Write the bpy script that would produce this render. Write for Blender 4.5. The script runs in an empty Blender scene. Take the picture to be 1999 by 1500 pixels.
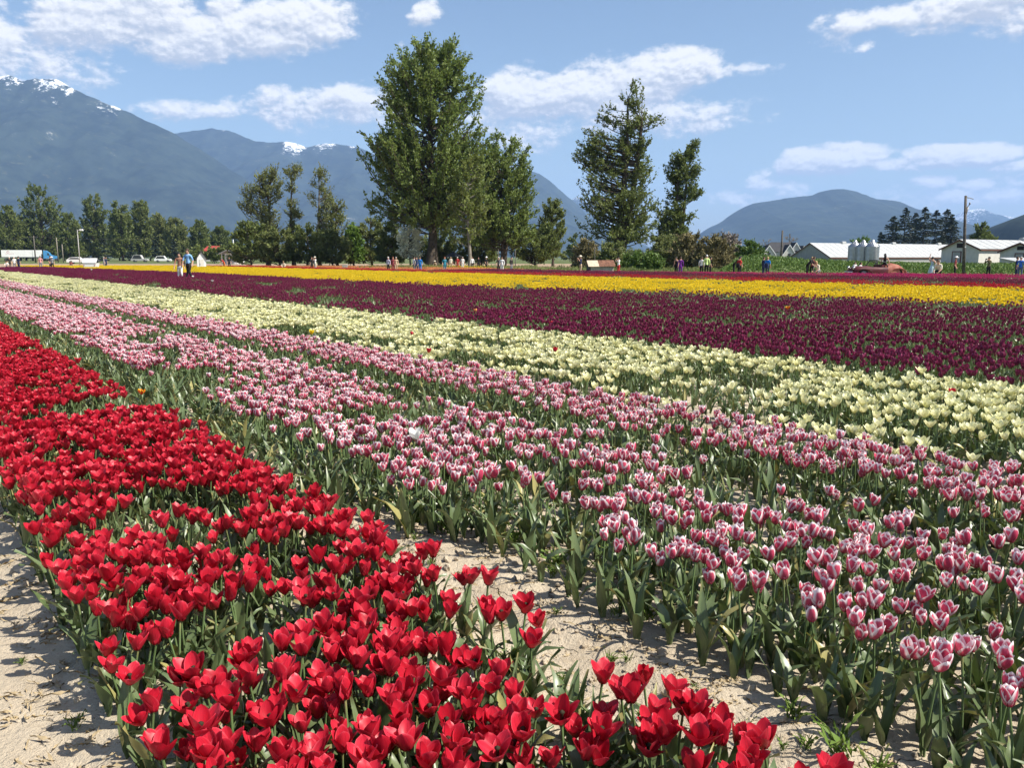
import bpy, bmesh, math, random
import numpy as np
from mathutils import Vector, Matrix, Euler

# ------------------------------------------------------------------ camera, sky, sun, exposure
SC = bpy.context.scene
COL = SC.collection
F, CX, CY, HOR, CAMH = 1617.0, 999.5, 750.0, 502.0, 1.5
PITCH = math.atan((CY - HOR) / F)
cam_d = bpy.data.cameras.new('camera')
cam = bpy.data.objects.new('camera', cam_d)
COL.objects.link(cam)
cam.location = (0, 0, CAMH)
cam.rotation_euler = (math.pi / 2 - PITCH, 0, 0)
cam_d.sensor_width = 36
cam_d.lens = F / 1999 * 36
cam_d.clip_start = 0.05
cam_d.clip_end = 120000
SC.camera = cam

SUN_EL = math.radians(50)
SUN_AZ = math.radians(109)          # clockwise from +Y (the view direction): from the right
SDIR = Vector((math.sin(SUN_AZ) * math.cos(SUN_EL), math.cos(SUN_AZ) * math.cos(SUN_EL), math.sin(SUN_EL)))
sl = bpy.data.lights.new('sun', 'SUN')
sl.energy = 5.0
sl.angle = math.radians(0.53)
sl.color = (1.0, 0.945, 0.85)
so = bpy.data.objects.new('sun', sl)
COL.objects.link(so)
so.rotation_euler = SDIR.to_track_quat('Z', 'Y').to_euler()

SC.view_settings.view_transform = 'Standard'
SC.view_settings.look = 'None'
SC.view_settings.exposure = 0.84
SC.view_settings.gamma = 1.0
SC.view_settings.use_curve_mapping = False
cy = SC.cycles
cy.use_denoising = True
try:
    cy.denoiser = 'OPENIMAGEDENOISE'
    cy.denoising_prefilter = 'ACCURATE'
except Exception:
    pass
cy.max_bounces = 5
cy.diffuse_bounces = 2
cy.glossy_bounces = 2
cy.transmission_bounces = 4
cy.volume_bounces = 1
cy.transparent_max_bounces = 4
cy.caustics_reflective = False
cy.caustics_refractive = False
cy.use_adaptive_sampling = True
cy.adaptive_threshold = 0.015


def azel(x, y):
    a = (x - CX) / F
    b = -(y - CY) / F
    fy = math.cos(PITCH) + b * math.sin(PITCH)
    fz = -math.sin(PITCH) + b * math.cos(PITCH)
    return math.atan2(a, fy), math.atan2(fz, math.hypot(a, fy))


# ---- node helpers
class NT:
    def __init__(self, nt):
        self.nt = nt

    def n(self, t, **kw):
        nd = self.nt.nodes.new(t)
        for k, v in kw.items():
            setattr(nd, k, v)
        return nd

    def put(self, sock, v):
        if isinstance(v, bpy.types.NodeSocket):
            self.nt.links.new(v, sock)
        elif v is not None:
            sock.default_value = v

    def m(self, op, a, b=None, c=None, clamp=False):
        nd = self.n('ShaderNodeMath', operation=op)
        nd.use_clamp = clamp
        for i, v in enumerate((a, b, c)):
            if v is not None:
                self.put(nd.inputs[i], v)
        return nd.outputs[0]

    def smooth(self, v, lo, hi, a=0.0, b=1.0):
        nd = self.n('ShaderNodeMapRange', interpolation_type='SMOOTHSTEP')
        self.put(nd.inputs[0], v)
        for i, q in zip((1, 2, 3, 4), (lo, hi, a, b)):
            self.put(nd.inputs[i], q)
        return nd.outputs[0]

    def mix(self, f, a, b, blend='MIX'):
        nd = self.n('ShaderNodeMix', data_type='RGBA', blend_type=blend)
        self.put(nd.inputs[0], f)
        self.put(nd.inputs[6], a if isinstance(a, bpy.types.NodeSocket) else (*a[:3], 1))
        self.put(nd.inputs[7], b if isinstance(b, bpy.types.NodeSocket) else (*b[:3], 1))
        return nd.outputs[2]

    def noise(self, vec, scale, detail=4, rough=0.55, lac=2.0, dist=0.0):
        nd = self.n('ShaderNodeTexNoise')
        if vec is not None:
            self.put(nd.inputs['Vector'], vec)
        nd.inputs['Scale'].default_value = scale
        nd.inputs['Detail'].default_value = detail
        nd.inputs['Roughness'].default_value = rough
        nd.inputs['Lacunarity'].default_value = lac
        nd.inputs['Distortion'].default_value = dist
        return nd.outputs[0]

    def xyz(self, x, y, z=0.0):
        nd = self.n('ShaderNodeCombineXYZ')
        for i, v in enumerate((x, y, z)):
            self.put(nd.inputs[i], v)
        return nd.outputs[0]


# ---- world: Nishita sky with fair-weather clouds laid on the sky sphere (azimuth, elevation)
CLOUDS = [  # photo x, y, half width, half height, tilt (rise to the right), weight
    (165, 42, 100, 50, .12, 1.0), (270, 25, 110, 62, .1, 1.0), (330, 70, 100, 46, .05, .85), (430, 72, 170, 46, .12, 1.05),
    (560, 48, 125, 46, .16, 1.0), (430, 10, 40, 22, 0, .8),
    (40, 100, 100, 30, 0, .6), (60, 140, 150, 30, 0, .38), (-150, 60, 170, 70, 0, .9), (-320, 140, 160, 60, 0, .7),
    (380, 222, 110, 18, .03, .55), (560, 205, 60, 32, .2, .7), (680, 195, 85, 34, .1, .78), (640, 225, 160, 26, 0, .6),
    (1000, 185, 75, 52, .1, 1.05), (1120, 185, 150, 50, .12, .98), (1230, 165, 160, 50, .06, 1.05), (1330, 140, 90, 34, .05, 1.1),
    (1440, 135, 75, 14, .2, .55), (1250, 230, 210, 34, .02, .66), (1390, 245, 90, 16, .06, .5), (1010, 250, 130, 40, 0, .55),
    (1780, 28, 160, 18, .04, .8), (1900, 12, 140, 32, .05, 1.0), (2130, 5, 160, 42, 0, .95),
    (840, 18, 26, 20, .3, .7), (790, 77, 14, 9, 0, .4), (1695, 85, 20, 10, 0, .4),
    (1565, 322, 46, 20, .1, 1.0), (1640, 316, 78, 24, .06, 1.15), (1750, 326, 55, 12, .0, .66), (1830, 298, 48, 12, .03, .7),
    (1880, 298, 92, 20, .02, 1.15), (1835, 352, 45, 12, 0, .7), (1915, 360, 35, 13, 0, .7), (1985, 320, 40, 11, 0, .75),
    (1900, 385, 170, 22, 0, .55), (1480, 362, 45, 16, .1, .55), (1545, 372, 45, 12, 0, .55), (1450, 388, 90, 18, 0, .42),
    (2160, 340, 150, 24, 0, .8), (2350, 250, 170, 40, .05, .9),
]
world = bpy.data.worlds.new('World')
SC.world = world
world.use_nodes = True
wt = world.node_tree
wt.nodes.clear()
W = NT(wt)
cg = bpy.data.node_groups.new('cloud_density', 'ShaderNodeTree')
cg.interface.new_socket('az', in_out='INPUT', socket_type='NodeSocketFloat')
cg.interface.new_socket('el', in_out='INPUT', socket_type='NodeSocketFloat')
cg.interface.new_socket('density', in_out='OUTPUT', socket_type='NodeSocketFloat')
G = NT(cg)
gi = G.n('NodeGroupInput')
go = G.n('NodeGroupOutput')
P3 = G.xyz(gi.outputs[0], gi.outputs[1], 0.0)
wn1 = G.noise(P3, 9.0, 3)
wn2 = G.noise(G.xyz(gi.outputs[0], gi.outputs[1], 7.3), 9.0, 3)
waz = G.m('ADD', gi.outputs[0], G.m('MULTIPLY', G.m('SUBTRACT', wn1, .5), .075))
wel = G.m('ADD', gi.outputs[1], G.m('MULTIPLY', G.m('SUBTRACT', wn2, .5), .036))
best = None
for (x, y, rx, ry, tilt, wgt) in CLOUDS:
    a0, e0 = azel(x, y)
    sx, sy = rx * 1.12 / F, ry * 1.22 / F
    da = G.m('SUBTRACT', waz, a0)
    de = G.m('SUBTRACT', wel, e0)
    if tilt:
        de = G.m('SUBTRACT', de, G.m('MULTIPLY', da, tilt))
    qa = G.m('POWER', G.m('ABSOLUTE', G.m('MULTIPLY', da, 1 / sx)), 2.0)
    qe = G.m('POWER', G.m('ABSOLUTE', G.m('MULTIPLY', de, 1 / sy)), 2.0)
    v = G.m('MULTIPLY', G.m('SUBTRACT', 1.0, G.m('ADD', qa, qe)), wgt)
    best = v if best is None else G.m('SMOOTH_MAX', best, v, .18)
# scattered clouds of the same kind over the rest of the sky
gen = G.noise(G.xyz(gi.outputs[0], G.m('MULTIPLY', gi.outputs[1], 2.3), 3.1), 2.6, 3)
gen = G.m('MULTIPLY', G.m('SUBTRACT', gen, .665), 6.0)
best = G.m('SMOOTH_MAX', best, gen, .15)
n1 = G.noise(G.xyz(gi.outputs[0], G.m('MULTIPLY', gi.outputs[1], 1.7), 1.0), 21.0, 9, .6)
n2 = G.noise(G.xyz(gi.outputs[0], G.m('MULTIPLY', gi.outputs[1], 1.5), 4.0), 70.0, 6, .6)
dn = G.m('ADD', best, G.m('MULTIPLY', G.m('SUBTRACT', n1, .5), 1.7))
dn = G.m('ADD', dn, G.m('MULTIPLY', G.m('SUBTRACT', n2, .5), 1.0))
cg.links.new(dn, go.inputs[0])

tc = W.n('ShaderNodeTexCoord')
sep = W.n('ShaderNodeSeparateXYZ')
wt.links.new(tc.outputs['Generated'], sep.inputs[0])
az = W.m('ARCTAN2', sep.outputs[0], sep.outputs[1])
el = W.m('ARCSINE', sep.outputs[2])


def cloud_at(daz, dele):
    nd = W.n('ShaderNodeGroup')
    nd.node_tree = cg
    W.put(nd.inputs[0], W.m('ADD', az, daz) if daz else az)
    W.put(nd.inputs[1], W.m('ADD', el, dele) if dele else el)
    return nd.outputs[0]


d0 = cloud_at(0, 0)
d1 = cloud_at(.006, .012)
mask = W.smooth(d0, .03, .66)
mask = W.m('MULTIPLY', mask, W.smooth(sep.outputs[2], .0, .03))
mask = W.m('MULTIPLY', mask, .93)
d2 = cloud_at(.002, .0038)
lit = W.m('ADD', W.m('MULTIPLY', W.smooth(W.m('SUBTRACT', d0, d1), -.40, .50), .62), W.m('MULTIPLY', W.smooth(W.m('SUBTRACT', d0, d2), -.20, .22), .42), clamp=True)  # sunlit tops and grey undersides are painted into the cloud colour
ccol = W.mix(lit, (.52, .55, .63), (1.06, 1.03, .99))
sky = W.n('ShaderNodeTexSky', sky_type='NISHITA')
sky.sun_disc = False
sky.sun_elevation = SUN_EL
sky.sun_rotation = SUN_AZ
sky.altitude = 50
sky.air_density = 1.0
sky.dust_density = 1.2
sky.ozone_density = 1.4
bg1 = W.n('ShaderNodeBackground')
wt.links.new(sky.outputs[0], bg1.inputs[0])
bg1.inputs[1].default_value = 0.080
bg2 = W.n('ShaderNodeBackground')
wt.links.new(ccol, bg2.inputs[0])
bg2.inputs[1].default_value = 0.64
mx = W.n('ShaderNodeMixShader')
wt.links.new(mask, mx.inputs[0])
wt.links.new(bg1.outputs[0], mx.inputs[1])
wt.links.new(bg2.outputs[0], mx.inputs[2])
wo = W.n('ShaderNodeOutputWorld')
wt.links.new(mx.outputs[0], wo.inputs[0])

# ------------------------------------------------------------------ helpers
rnd = random.Random(11)
RNG = np.random.default_rng(5)


def ray(x, y):
    a = (x - CX) / F
    b = -(y - CY) / F
    return a, math.cos(PITCH) + b * math.sin(PITCH), -math.sin(PITCH) + b * math.cos(PITCH)


def at(x, y, d):
    """world point seen at photo pixel (x, y) at forward distance d"""
    a, fy, fz = ray(x, y)
    t = d / fy
    return Vector((a * t, d, CAMH + fz * t))


def xat(x, d):
    return at(x, HOR, d).x


def ppm(d):
    return math.hypot(F, CY - HOR) / d


RA = math.radians(37.2)
SU, CU = math.sin(RA), math.cos(RA)


def uv2xy(u, v):
    return -u * SU + v * CU, u * CU + v * SU


def xy2uv(x, y):
    return -x * SU + y * CU, x * CU + y * SU


def project(x, y, z):
    dy, dz = y, z - CAMH
    fw = dy * math.cos(PITCH) - dz * math.sin(PITCH)
    up = dy * math.sin(PITCH) + dz * math.cos(PITCH)
    return CX + F * x / fw, CY - F * up / fw, fw


def tag(o, label=None, cat=None, group=None, kind=None):
    if label:
        o['label'] = label
    if cat:
        o['category'] = cat
    if group:
        o['group'] = group
    if kind:
        o['kind'] = kind
    return o


def link(name, me, parent=None, mat=None):
    o = bpy.data.objects.new(name, me)
    COL.objects.link(o)
    if parent is not None:
        o.parent = parent
    if mat is not None and me is not None and len(me.materials) == 0:
        me.materials.append(mat)
    return o


def empty(name, loc=(0, 0, 0), rz=0.0):
    o = bpy.data.objects.new(name, None)
    o.empty_display_size = .1
    COL.objects.link(o)
    o.location = loc
    o.rotation_euler = (0, 0, rz)
    return o


def mesh_np(name, verts, faces, uvs=None, rndv=None, smooth=True, mats=None, mat_idx=None):
    """verts Nx3, faces MxK (all the same K); uvs per vertex Nx2; rndv per vertex"""
    verts = np.asarray(verts, np.float32)
    faces = np.asarray(faces, np.int32)
    me = bpy.data.meshes.new(name)
    m, k = faces.shape
    me.vertices.add(len(verts))
    me.vertices.foreach_set('co', verts.ravel())
    me.loops.add(m * k)
    me.loops.foreach_set('vertex_index', faces.ravel())
    me.polygons.add(m)
    me.polygons.foreach_set('loop_start', np.arange(0, m * k, k, dtype=np.int32))
    try:
        me.polygons.foreach_set('loop_total', np.full(m, k, np.int32))
    except Exception:
        pass
    if smooth:
        me.polygons.foreach_set('use_smooth', np.ones(m, bool))
    if mats:
        for q in mats:
            me.materials.append(q)
    if mat_idx is not None:
        me.polygons.foreach_set('material_index', np.asarray(mat_idx, np.int32))
    me.update(calc_edges=True)
    if uvs is not None:
        at_ = me.attributes.new('tuv', 'FLOAT2', 'POINT')
        at_.data.foreach_set('vector', np.asarray(uvs, np.float32).ravel())
    if rndv is not None:
        at_ = me.attributes.new('rnd', 'FLOAT', 'POINT')
        at_.data.foreach_set('value', np.asarray(rndv, np.float32))
    return me


class MB:
    """collects boxes, prisms and tubes of one part"""

    def __init__(self):
        self.v = []
        self.f = []
        self.mi = []
        self.sm = []

    def poly(self, pts, faces, mi=0, smooth=False):
        b = len(self.v)
        self.v += [tuple(p) for p in pts]
        for f in faces:
            self.f.append(tuple(b + i for i in f))
            self.mi.append(mi)
            self.sm.append(smooth)
        return self

    def box(self, x0, x1, y0, y1, z0, z1, mi=0):
        p = [(x0, y0, z0), (x1, y0, z0), (x1, y1, z0), (x0, y1, z0), (x0, y0, z1), (x1, y0, z1), (x1, y1, z1), (x0, y1, z1)]
        return self.poly(p, [(3, 2, 1, 0), (4, 5, 6, 7), (0, 1, 5, 4), (1, 2, 6, 5), (2, 3, 7, 6), (3, 0, 4, 7)], mi)

    def tube(self, pts, rad, n=8, mi=0, cap=True, smooth=True):
        pts = [Vector(p) for p in pts]
        if not isinstance(rad, (list, tuple)):
            rad = [rad] * len(pts)
        vs, fs = [], []
        for i, p in enumerate(pts):
            t = (pts[min(i + 1, len(pts) - 1)] - pts[max(i - 1, 0)]).normalized()
            a = t.orthogonal().normalized() if abs(t.z) < .95 else Vector((1, 0, 0))
            a = (a - t * a.dot(t)).normalized()
            b = t.cross(a)
            for k in range(n):
                c = 2 * math.pi * k / n
                vs.append(p + (a * math.cos(c) + b * math.sin(c)) * rad[i])
        for i in range(len(pts) - 1):
            for k in range(n):
                k2 = (k + 1) % n
                fs.append((i * n + k, i * n + k2, (i + 1) * n + k2, (i + 1) * n + k))
        self.poly(vs, fs, mi, smooth)
        if cap:
            b = len(self.v) - len(vs)
            self.f.append(tuple(b + k for k in reversed(range(n))))
            self.f.append(tuple(b + (len(pts) - 1) * n + k for k in range(n)))
            self.mi += [mi, mi]
            self.sm += [False, False]
        return self

    def extrude(self, prof, axis, a, b, mi=0):
        """prof: closed 2D outline; axis 'x': (y,z) swept along x; axis 'y': (x,z) swept along y"""
        n = len(prof)
        if axis == 'x':
            p = [(a, q[0], q[1]) for q in prof] + [(b, q[0], q[1]) for q in prof]
        else:
            p = [(q[0], a, q[1]) for q in prof] + [(q[0], b, q[1]) for q in prof]
        fs = [(i, (i + 1) % n, n + (i + 1) % n, n + i) for i in range(n)]
        fs += [tuple(reversed(range(n))), tuple(range(n, 2 * n))]
        return self.poly(p, fs, mi)

    def lathe(self, prof, n=16, mi=0, center=(0, 0, 0)):
        vs, fs = [], []
        for (r, z) in prof:
            for k in range(n):
                c = 2 * math.pi * k / n
                vs.append((center[0] + r * math.cos(c), center[1] + r * math.sin(c), center[2] + z))
        for i in range(len(prof) - 1):
            for k in range(n):
                k2 = (k + 1) % n
                fs.append((i * n + k, i * n + k2, (i + 1) * n + k2, (i + 1) * n + k))
        return self.poly(vs, fs, mi, True)

    def build(self, name, mats, parent=None, fix=True):
        me = bpy.data.meshes.new(name)
        me.from_pydata(self.v, [], self.f)
        if not isinstance(mats, (list, tuple)):
            mats = [mats]
        for q in mats:
            me.materials.append(q)
        me.polygons.foreach_set('material_index', self.mi)
        me.polygons.foreach_set('use_smooth', self.sm)
        if fix:
            bm = bmesh.new()
            bm.from_mesh(me)
            bmesh.ops.recalc_face_normals(bm, faces=bm.faces)
            bm.to_mesh(me)
            bm.free()
        me.update()
        return link(name, me, parent)


def vnoise(x, y, seed=0):
    """cheap smooth value noise, numpy arrays in, 0..1 out"""
    x = np.asarray(x, float)
    y = np.asarray(y, float)
    xi = np.floor(x)
    yi = np.floor(y)
    fx = x - xi
    fy = y - yi
    fx = fx * fx * (3 - 2 * fx)
    fy = fy * fy * (3 - 2 * fy)

    def h(a, b):
        q = np.sin(a * 127.1 + b * 311.7 + seed * 74.7) * 43758.5453
        return q - np.floor(q)
    return (h(xi, yi) * (1 - fx) + h(xi + 1, yi) * fx) * (1 - fy) + (h(xi, yi + 1) * (1 - fx) + h(xi + 1, yi + 1) * fx) * fy


def fbm(x, y, oct=4, seed=0, gain=.5):
    s, a, t = 0.0, 1.0, 0.0
    x = np.asarray(x, float)
    y = np.asarray(y, float)
    for i in range(oct):
        s = s + a * vnoise(x * 2 ** i + 17.3 * i, y * 2 ** i - 9.1 * i, seed + i)
        t += a
        a *= gain
    return s / t


# ------------------------------------------------------------------ materials
MATS = {}


def new_mat(name):
    m = bpy.data.materials.new(name)
    m.use_nodes = True
    m.node_tree.nodes.clear()
    N = NT(m.node_tree)
    out = N.n('ShaderNodeOutputMaterial')
    return m, N, out


def mat(name, col, rough=.7, var=.12, scale=6.0, spec=.3, metal=0.0, bump=0.0, bscale=40.0, col2=None):
    """a plain painted / solid surface with wear and grain"""
    if name in MATS:
        return MATS[name]
    m, N, out = new_mat(name)
    p = N.n('ShaderNodeBsdfPrincipled')
    tcn = N.n('ShaderNodeTexCoord')
    nz = N.noise(tcn.outputs['Object'], scale, 5, .6)
    c2 = col2 or tuple(max(0, c * (1 - var * 2)) for c in col)
    f = N.smooth(nz, .35, .7)
    N.put(p.inputs['Base Color'], N.mix(f, col, c2))
    p.inputs['Roughness'].default_value = rough
    p.inputs['Specular IOR Level'].default_value = spec
    p.inputs['Metallic'].default_value = metal
    if bump:
        b = N.n('ShaderNodeBump')
        b.inputs['Strength'].default_value = bump
        b.inputs['Distance'].default_value = .02
        N.put(b.inputs['Height'], N.noise(tcn.outputs['Object'], bscale, 4))
        N.put(p.inputs['Normal'], b.outputs[0])
    N.put(out.inputs[0], p.outputs[0])
    MATS[name] = m
    return m


def attr(N, name):
    nd = N.n('ShaderNodeAttribute')
    nd.attribute_name = name
    return nd


def thin_mat(name, color_fn, rough=.5, trans=.3, spec=.35, tint=None):
    """petals and leaves: principled surface with some light passing through"""
    m, N, out = new_mat(name)
    c = color_fn(N)
    p = N.n('ShaderNodeBsdfPrincipled')
    N.put(p.inputs['Base Color'], c)
    p.inputs['Roughness'].default_value = rough
    p.inputs['Specular IOR Level'].default_value = spec
    t = N.n('ShaderNodeBsdfTranslucent')
    if tint:
        N.put(t.inputs[0], N.mix(1.0, c, tint, 'MULTIPLY'))
    else:
        N.put(t.inputs[0], c)
    ms = N.n('ShaderNodeMixShader')
    ms.inputs[0].default_value = trans
    N.put(ms.inputs[1], p.outputs[0])
    N.put(ms.inputs[2], t.outputs[0])
    N.put(out.inputs[0], ms.outputs[0])
    MATS[name] = m
    return m


def petal_colors(base, base2, edge=None, edge_lo=.55, foot=None):
    def fn(N):
        a = attr(N, 'tuv')
        sp = N.n('ShaderNodeSeparateXYZ')
        N.put(sp.inputs[0], a.outputs['Vector'])
        r = attr(N, 'rnd').outputs['Fac']
        oi = N.n('ShaderNodeObjectInfo').outputs['Random']
        rr = N.m('FRACT', N.m('ADD', r, N.m('MULTIPLY', oi, 3.7)))
        c = N.mix(rr, base, base2)
        # fine veins along the petal
        vv = N.xyz(N.m('MULTIPLY', sp.outputs[0], 26.0), N.m('MULTIPLY', sp.outputs[1], 2.2), N.m('MULTIPLY', rr, 9.0))
        vn = N.noise(vv, 1.0, 3)
        c = N.mix(N.smooth(vn, .42, .70, 0, .5), c, tuple(q * .55 for q in base))
        if foot:
            c = N.mix(N.smooth(sp.outputs[1], .22, .0), c, foot)
        if edge:
            e = N.m('ABSOLUTE', N.m('SUBTRACT', N.m('MULTIPLY', sp.outputs[0], 2.0), 1.0))
            e = N.m('MAXIMUM', e, N.smooth(sp.outputs[1], .62, 1.08))
            e = N.m('ADD', e, N.m('MULTIPLY', N.m('SUBTRACT', vn, .5), .6))
            e = N.m('ADD', e, N.m('MULTIPLY', N.m('SUBTRACT', rr, .5), .30))
            e = N.m('MULTIPLY', N.smooth(e, edge_lo, edge_lo + .36), N.smooth(sp.outputs[1], .16, .55))
            c = N.mix(e, c, edge)
        return c
    return fn


def leaf_colors(a_, b_, c_=None):
    def fn(N):
        r = attr(N, 'rnd').outputs['Fac']
        oi = N.n('ShaderNodeObjectInfo').outputs['Random']
        rr = N.m('FRACT', N.m('ADD', r, N.m('MULTIPLY', oi, 5.3)))
        c = N.mix(rr, a_, b_)
        t = attr(N, 'tuv')
        sp = N.n('ShaderNodeSeparateXYZ')
        N.put(sp.inputs[0], t.outputs['Vector'])
        vn = N.noise(N.xyz(N.m('MULTIPLY', sp.outputs[0], 22.0), N.m('MULTIPLY', sp.outputs[1], 1.6), N.m('MULTIPLY', rr, 20.0)), 1.0, 3)
        c = N.mix(N.smooth(vn, .42, .7, 0, .35), c, tuple(q * 1.55 for q in b_))
        c = N.mix(N.m('MULTIPLY', N.smooth(sp.outputs[1], .82, 1.0), N.smooth(rr, .55, .7, 0, .8)), c, (.30, .25, .10))
        if c_:
            c = N.mix(N.smooth(rr, .93, .97), c, c_)
        return c
    return fn


thin_mat('petal_red', petal_colors((.46, .008, .024), (.67, .026, .055), edge=(.70, .085, .12), edge_lo=.80, foot=(.28, .01, .015)), .42, .28, .35)  # lighter rims put a soft sheen into the red petal colour
thin_mat('petal_pink', petal_colors((.58, .055, .120), (.68, .11, .185), edge=(.95, .88, .87), edge_lo=.46), .45, .25, .3)
thin_mat('petal_cream', petal_colors((.88, .85, .44), (.91, .89, .60), foot=(.62, .66, .26)), .5, .28, .3)
thin_mat('petal_purple', petal_colors((.185, .016, .062), (.265, .034, .098)), .38, .2, .4)
thin_mat('petal_yellow', petal_colors((.92, .66, .012), (.94, .72, .03)), .5, .28, .3)
thin_mat('petal_magenta', petal_colors((.52, .016, .14), (.60, .045, .20)), .5, .22, .3)
thin_mat('petal_orange', petal_colors((.86, .30, .10), (.88, .42, .20)), .5, .25, .3)
thin_mat('petal_white', petal_colors((.86, .85, .78), (.88, .87, .82), foot=(.6, .66, .4)), .5, .28, .3)
thin_mat('petal_flame', petal_colors((.75, .05, .01), (.80, .09, .01), edge=(.90, .58, .03), edge_lo=.45), .5, .28, .3)
thin_mat('tulip_leaf', leaf_colors((.080, .118, .046), (.130, .172, .075), (.32, .29, .11)), .38, .14, .55, tint=(.95, 1.0, .4))
thin_mat('tulip_stem', leaf_colors((.10, .16, .055), (.14, .20, .08)), .5, .1, .3)
MATS['stamen'] = mat('stamen', (.03, .025, .012), .8)

# ------------------------------------------------------------------ ground
BEDS = [(.40, 1.74), (2.02, 3.62), (4.05, 5.0), (5.05, 5.55), (5.95, 8.35), (8.5, 20.2), (20.5, 34)]


def gheight(x, y):
    x = np.asarray(x, float)
    y = np.asarray(y, float)
    u, v = xy2uv(x, y)
    z = np.zeros_like(x)
    for a, b in BEDS:
        s = np.clip((v - a + .1) / .2, 0, 1) * np.clip((b + .1 - v) / .2, 0, 1)
        z = np.maximum(z, .035 * s * s * (3 - 2 * s))
    dist = np.hypot(x, y)
    fade = np.clip((14 - dist) / 8, 0, 1)
    path = np.clip((.45 - v) / .2, 0, 1)
    rough = (fbm(x * 3.1, y * 3.1, 3, 3) - .5) * .040 + np.abs(fbm(x * 13, y * 13, 3, 8) - .5) * .050 + (fbm(x * 38, y * 38, 2, 21) - .5) * .016
    z = z + rough * fade * (1 - .55 * path) - .004
    return z


def gz(x, y):
    return float(gheight(np.array([x]), np.array([y]))[0])


def axis(lo, a, b, hi, step, grow=1.16):
    mid = list(np.arange(a, b + 1e-6, step))
    out, s, c = [], step, a
    left = []
    while c > lo:
        s *= grow
        c = max(lo, c - s)
        left.append(c)
    s, c = step, mid[-1]
    right = []
    while c < hi:
        s *= grow
        c = min(hi, c + s)
        right.append(c)
    return np.array(left[::-1] + mid + right)


def soil_mat():
    m, N, out = new_mat('field_soil')
    g = N.n('ShaderNodeNewGeometry')
    pos = g.outputs['Position']
    p = N.n('ShaderNodeBsdfPrincipled')
    a = N.noise(pos, 1.3, 4)
    b = N.noise(pos, 9.0, 6, .65)
    c_ = N.noise(pos, 70.0, 5, .7)
    col = N.mix(N.smooth(a, .35, .65), (.46, .385, .285), (.54, .46, .345))
    col = N.mix(N.smooth(b, .50, .72, 0, .55), col, (.37, .285, .185))
    col = N.mix(N.smooth(c_, .55, .75, 0, .5), col, (.33, .25, .16))
    # hairline cracks in the dried crust
    v1 = N.n('ShaderNodeTexVoronoi', feature='DISTANCE_TO_EDGE')
    wv = N.n('ShaderNodeVectorMath', operation='ADD')
    N.put(wv.inputs[0], pos)
    wq = N.n('ShaderNodeTexNoise')
    N.put(wq.inputs['Vector'], pos)
    wq.inputs['Scale'].default_value = 6.0
    wq.inputs['Detail'].default_value = 4
    ws = N.n('ShaderNodeVectorMath', operation='SCALE')
    N.put(ws.inputs[0], wq.outputs[1])
    ws.inputs['Scale'].default_value = .22
    N.put(wv.inputs[1], ws.outputs[0])
    N.put(v1.inputs['Vector'], wv.outputs[0])
    v1.inputs['Scale'].default_value = 2.6
    cr = N.smooth(v1.outputs['Distance'], .012, .0)
    cr = N.m('MULTIPLY', cr, N.smooth(N.noise(pos, 2.2, 3), .50, .60))
    col = N.mix(N.m('MULTIPLY', cr, .75), col, (.12, .09, .06))
    # leaf litter and bits of straw
    lt = N.n('ShaderNodeTexVoronoi')
    N.put(lt.inputs['Vector'], pos)
    lt.inputs['Scale'].default_value = 42.0
    lm = N.m('MULTIPLY', N.smooth(lt.outputs['Distance'], .22, .12), N.smooth(N.noise(pos, 5.0, 3), .55, .68))
    col = N.mix(N.m('MULTIPLY', lm, .7), col, (.16, .12, .07))
    N.put(p.inputs['Base Color'], col)
    p.inputs['Roughness'].default_value = .95
    p.inputs['Specular IOR Level'].default_value = .12
    bm_ = N.n('ShaderNodeBump')
    bm_.inputs['Strength'].default_value = 1.0
    bm_.inputs['Distance'].default_value = .03
    hgt = N.m('ADD', N.m('MULTIPLY', b, .9), N.m('MULTIPLY', c_, .45))
    hgt = N.m('SUBTRACT', hgt, N.m('MULTIPLY', cr, .5))
    N.put(bm_.inputs['Height'], hgt)
    N.put(p.inputs['Normal'], bm_.outputs[0])
    N.put(out.inputs[0], p.outputs[0])
    MATS['field_soil'] = m
    return m


def land_mat(name, c1, c2, c3, scale):
    m, N, out = new_mat(name)
    g = N.n('ShaderNodeNewGeometry')
    p = N.n('ShaderNodeBsdfPrincipled')
    a = N.noise(g.outputs['Position'], scale, 6, .6)
    b = N.noise(g.outputs['Position'], scale * 14, 5, .65)
    col = N.mix(N.smooth(a, .38, .62), c1, c2)
    col = N.mix(N.smooth(b, .45, .7), col, c3)
    N.put(p.inputs['Base Color'], col)
    p.inputs['Roughness'].default_value = .95
    p.inputs['Specular IOR Level'].default_value = .1
    bm_ = N.n('ShaderNodeBump')
    bm_.inputs['Strength'].default_value = .6
    bm_.inputs['Distance'].default_value = .15
    N.put(bm_.inputs['Height'], b)
    N.put(p.inputs['Normal'], bm_.outputs[0])
    N.put(out.inputs[0], p.outputs[0])
    MATS[name] = m
    return m


def grid_sheet(name, xs, ys, zf, m):
    X, Y = np.meshgrid(xs, ys)
    Z = zf(X, Y)
    V = np.stack([X.ravel(), Y.ravel(), Z.ravel()], 1)
    nx, ny = len(xs), len(ys)
    i = np.arange(nx - 1)[None, :] + np.arange(ny - 1)[:, None] * nx
    Fq = np.stack([i, i + 1, i + 1 + nx, i + nx], -1).reshape(-1, 4)
    me = mesh_np(name, V, Fq)
    me.materials.append(m)
    return link(name, me)


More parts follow.
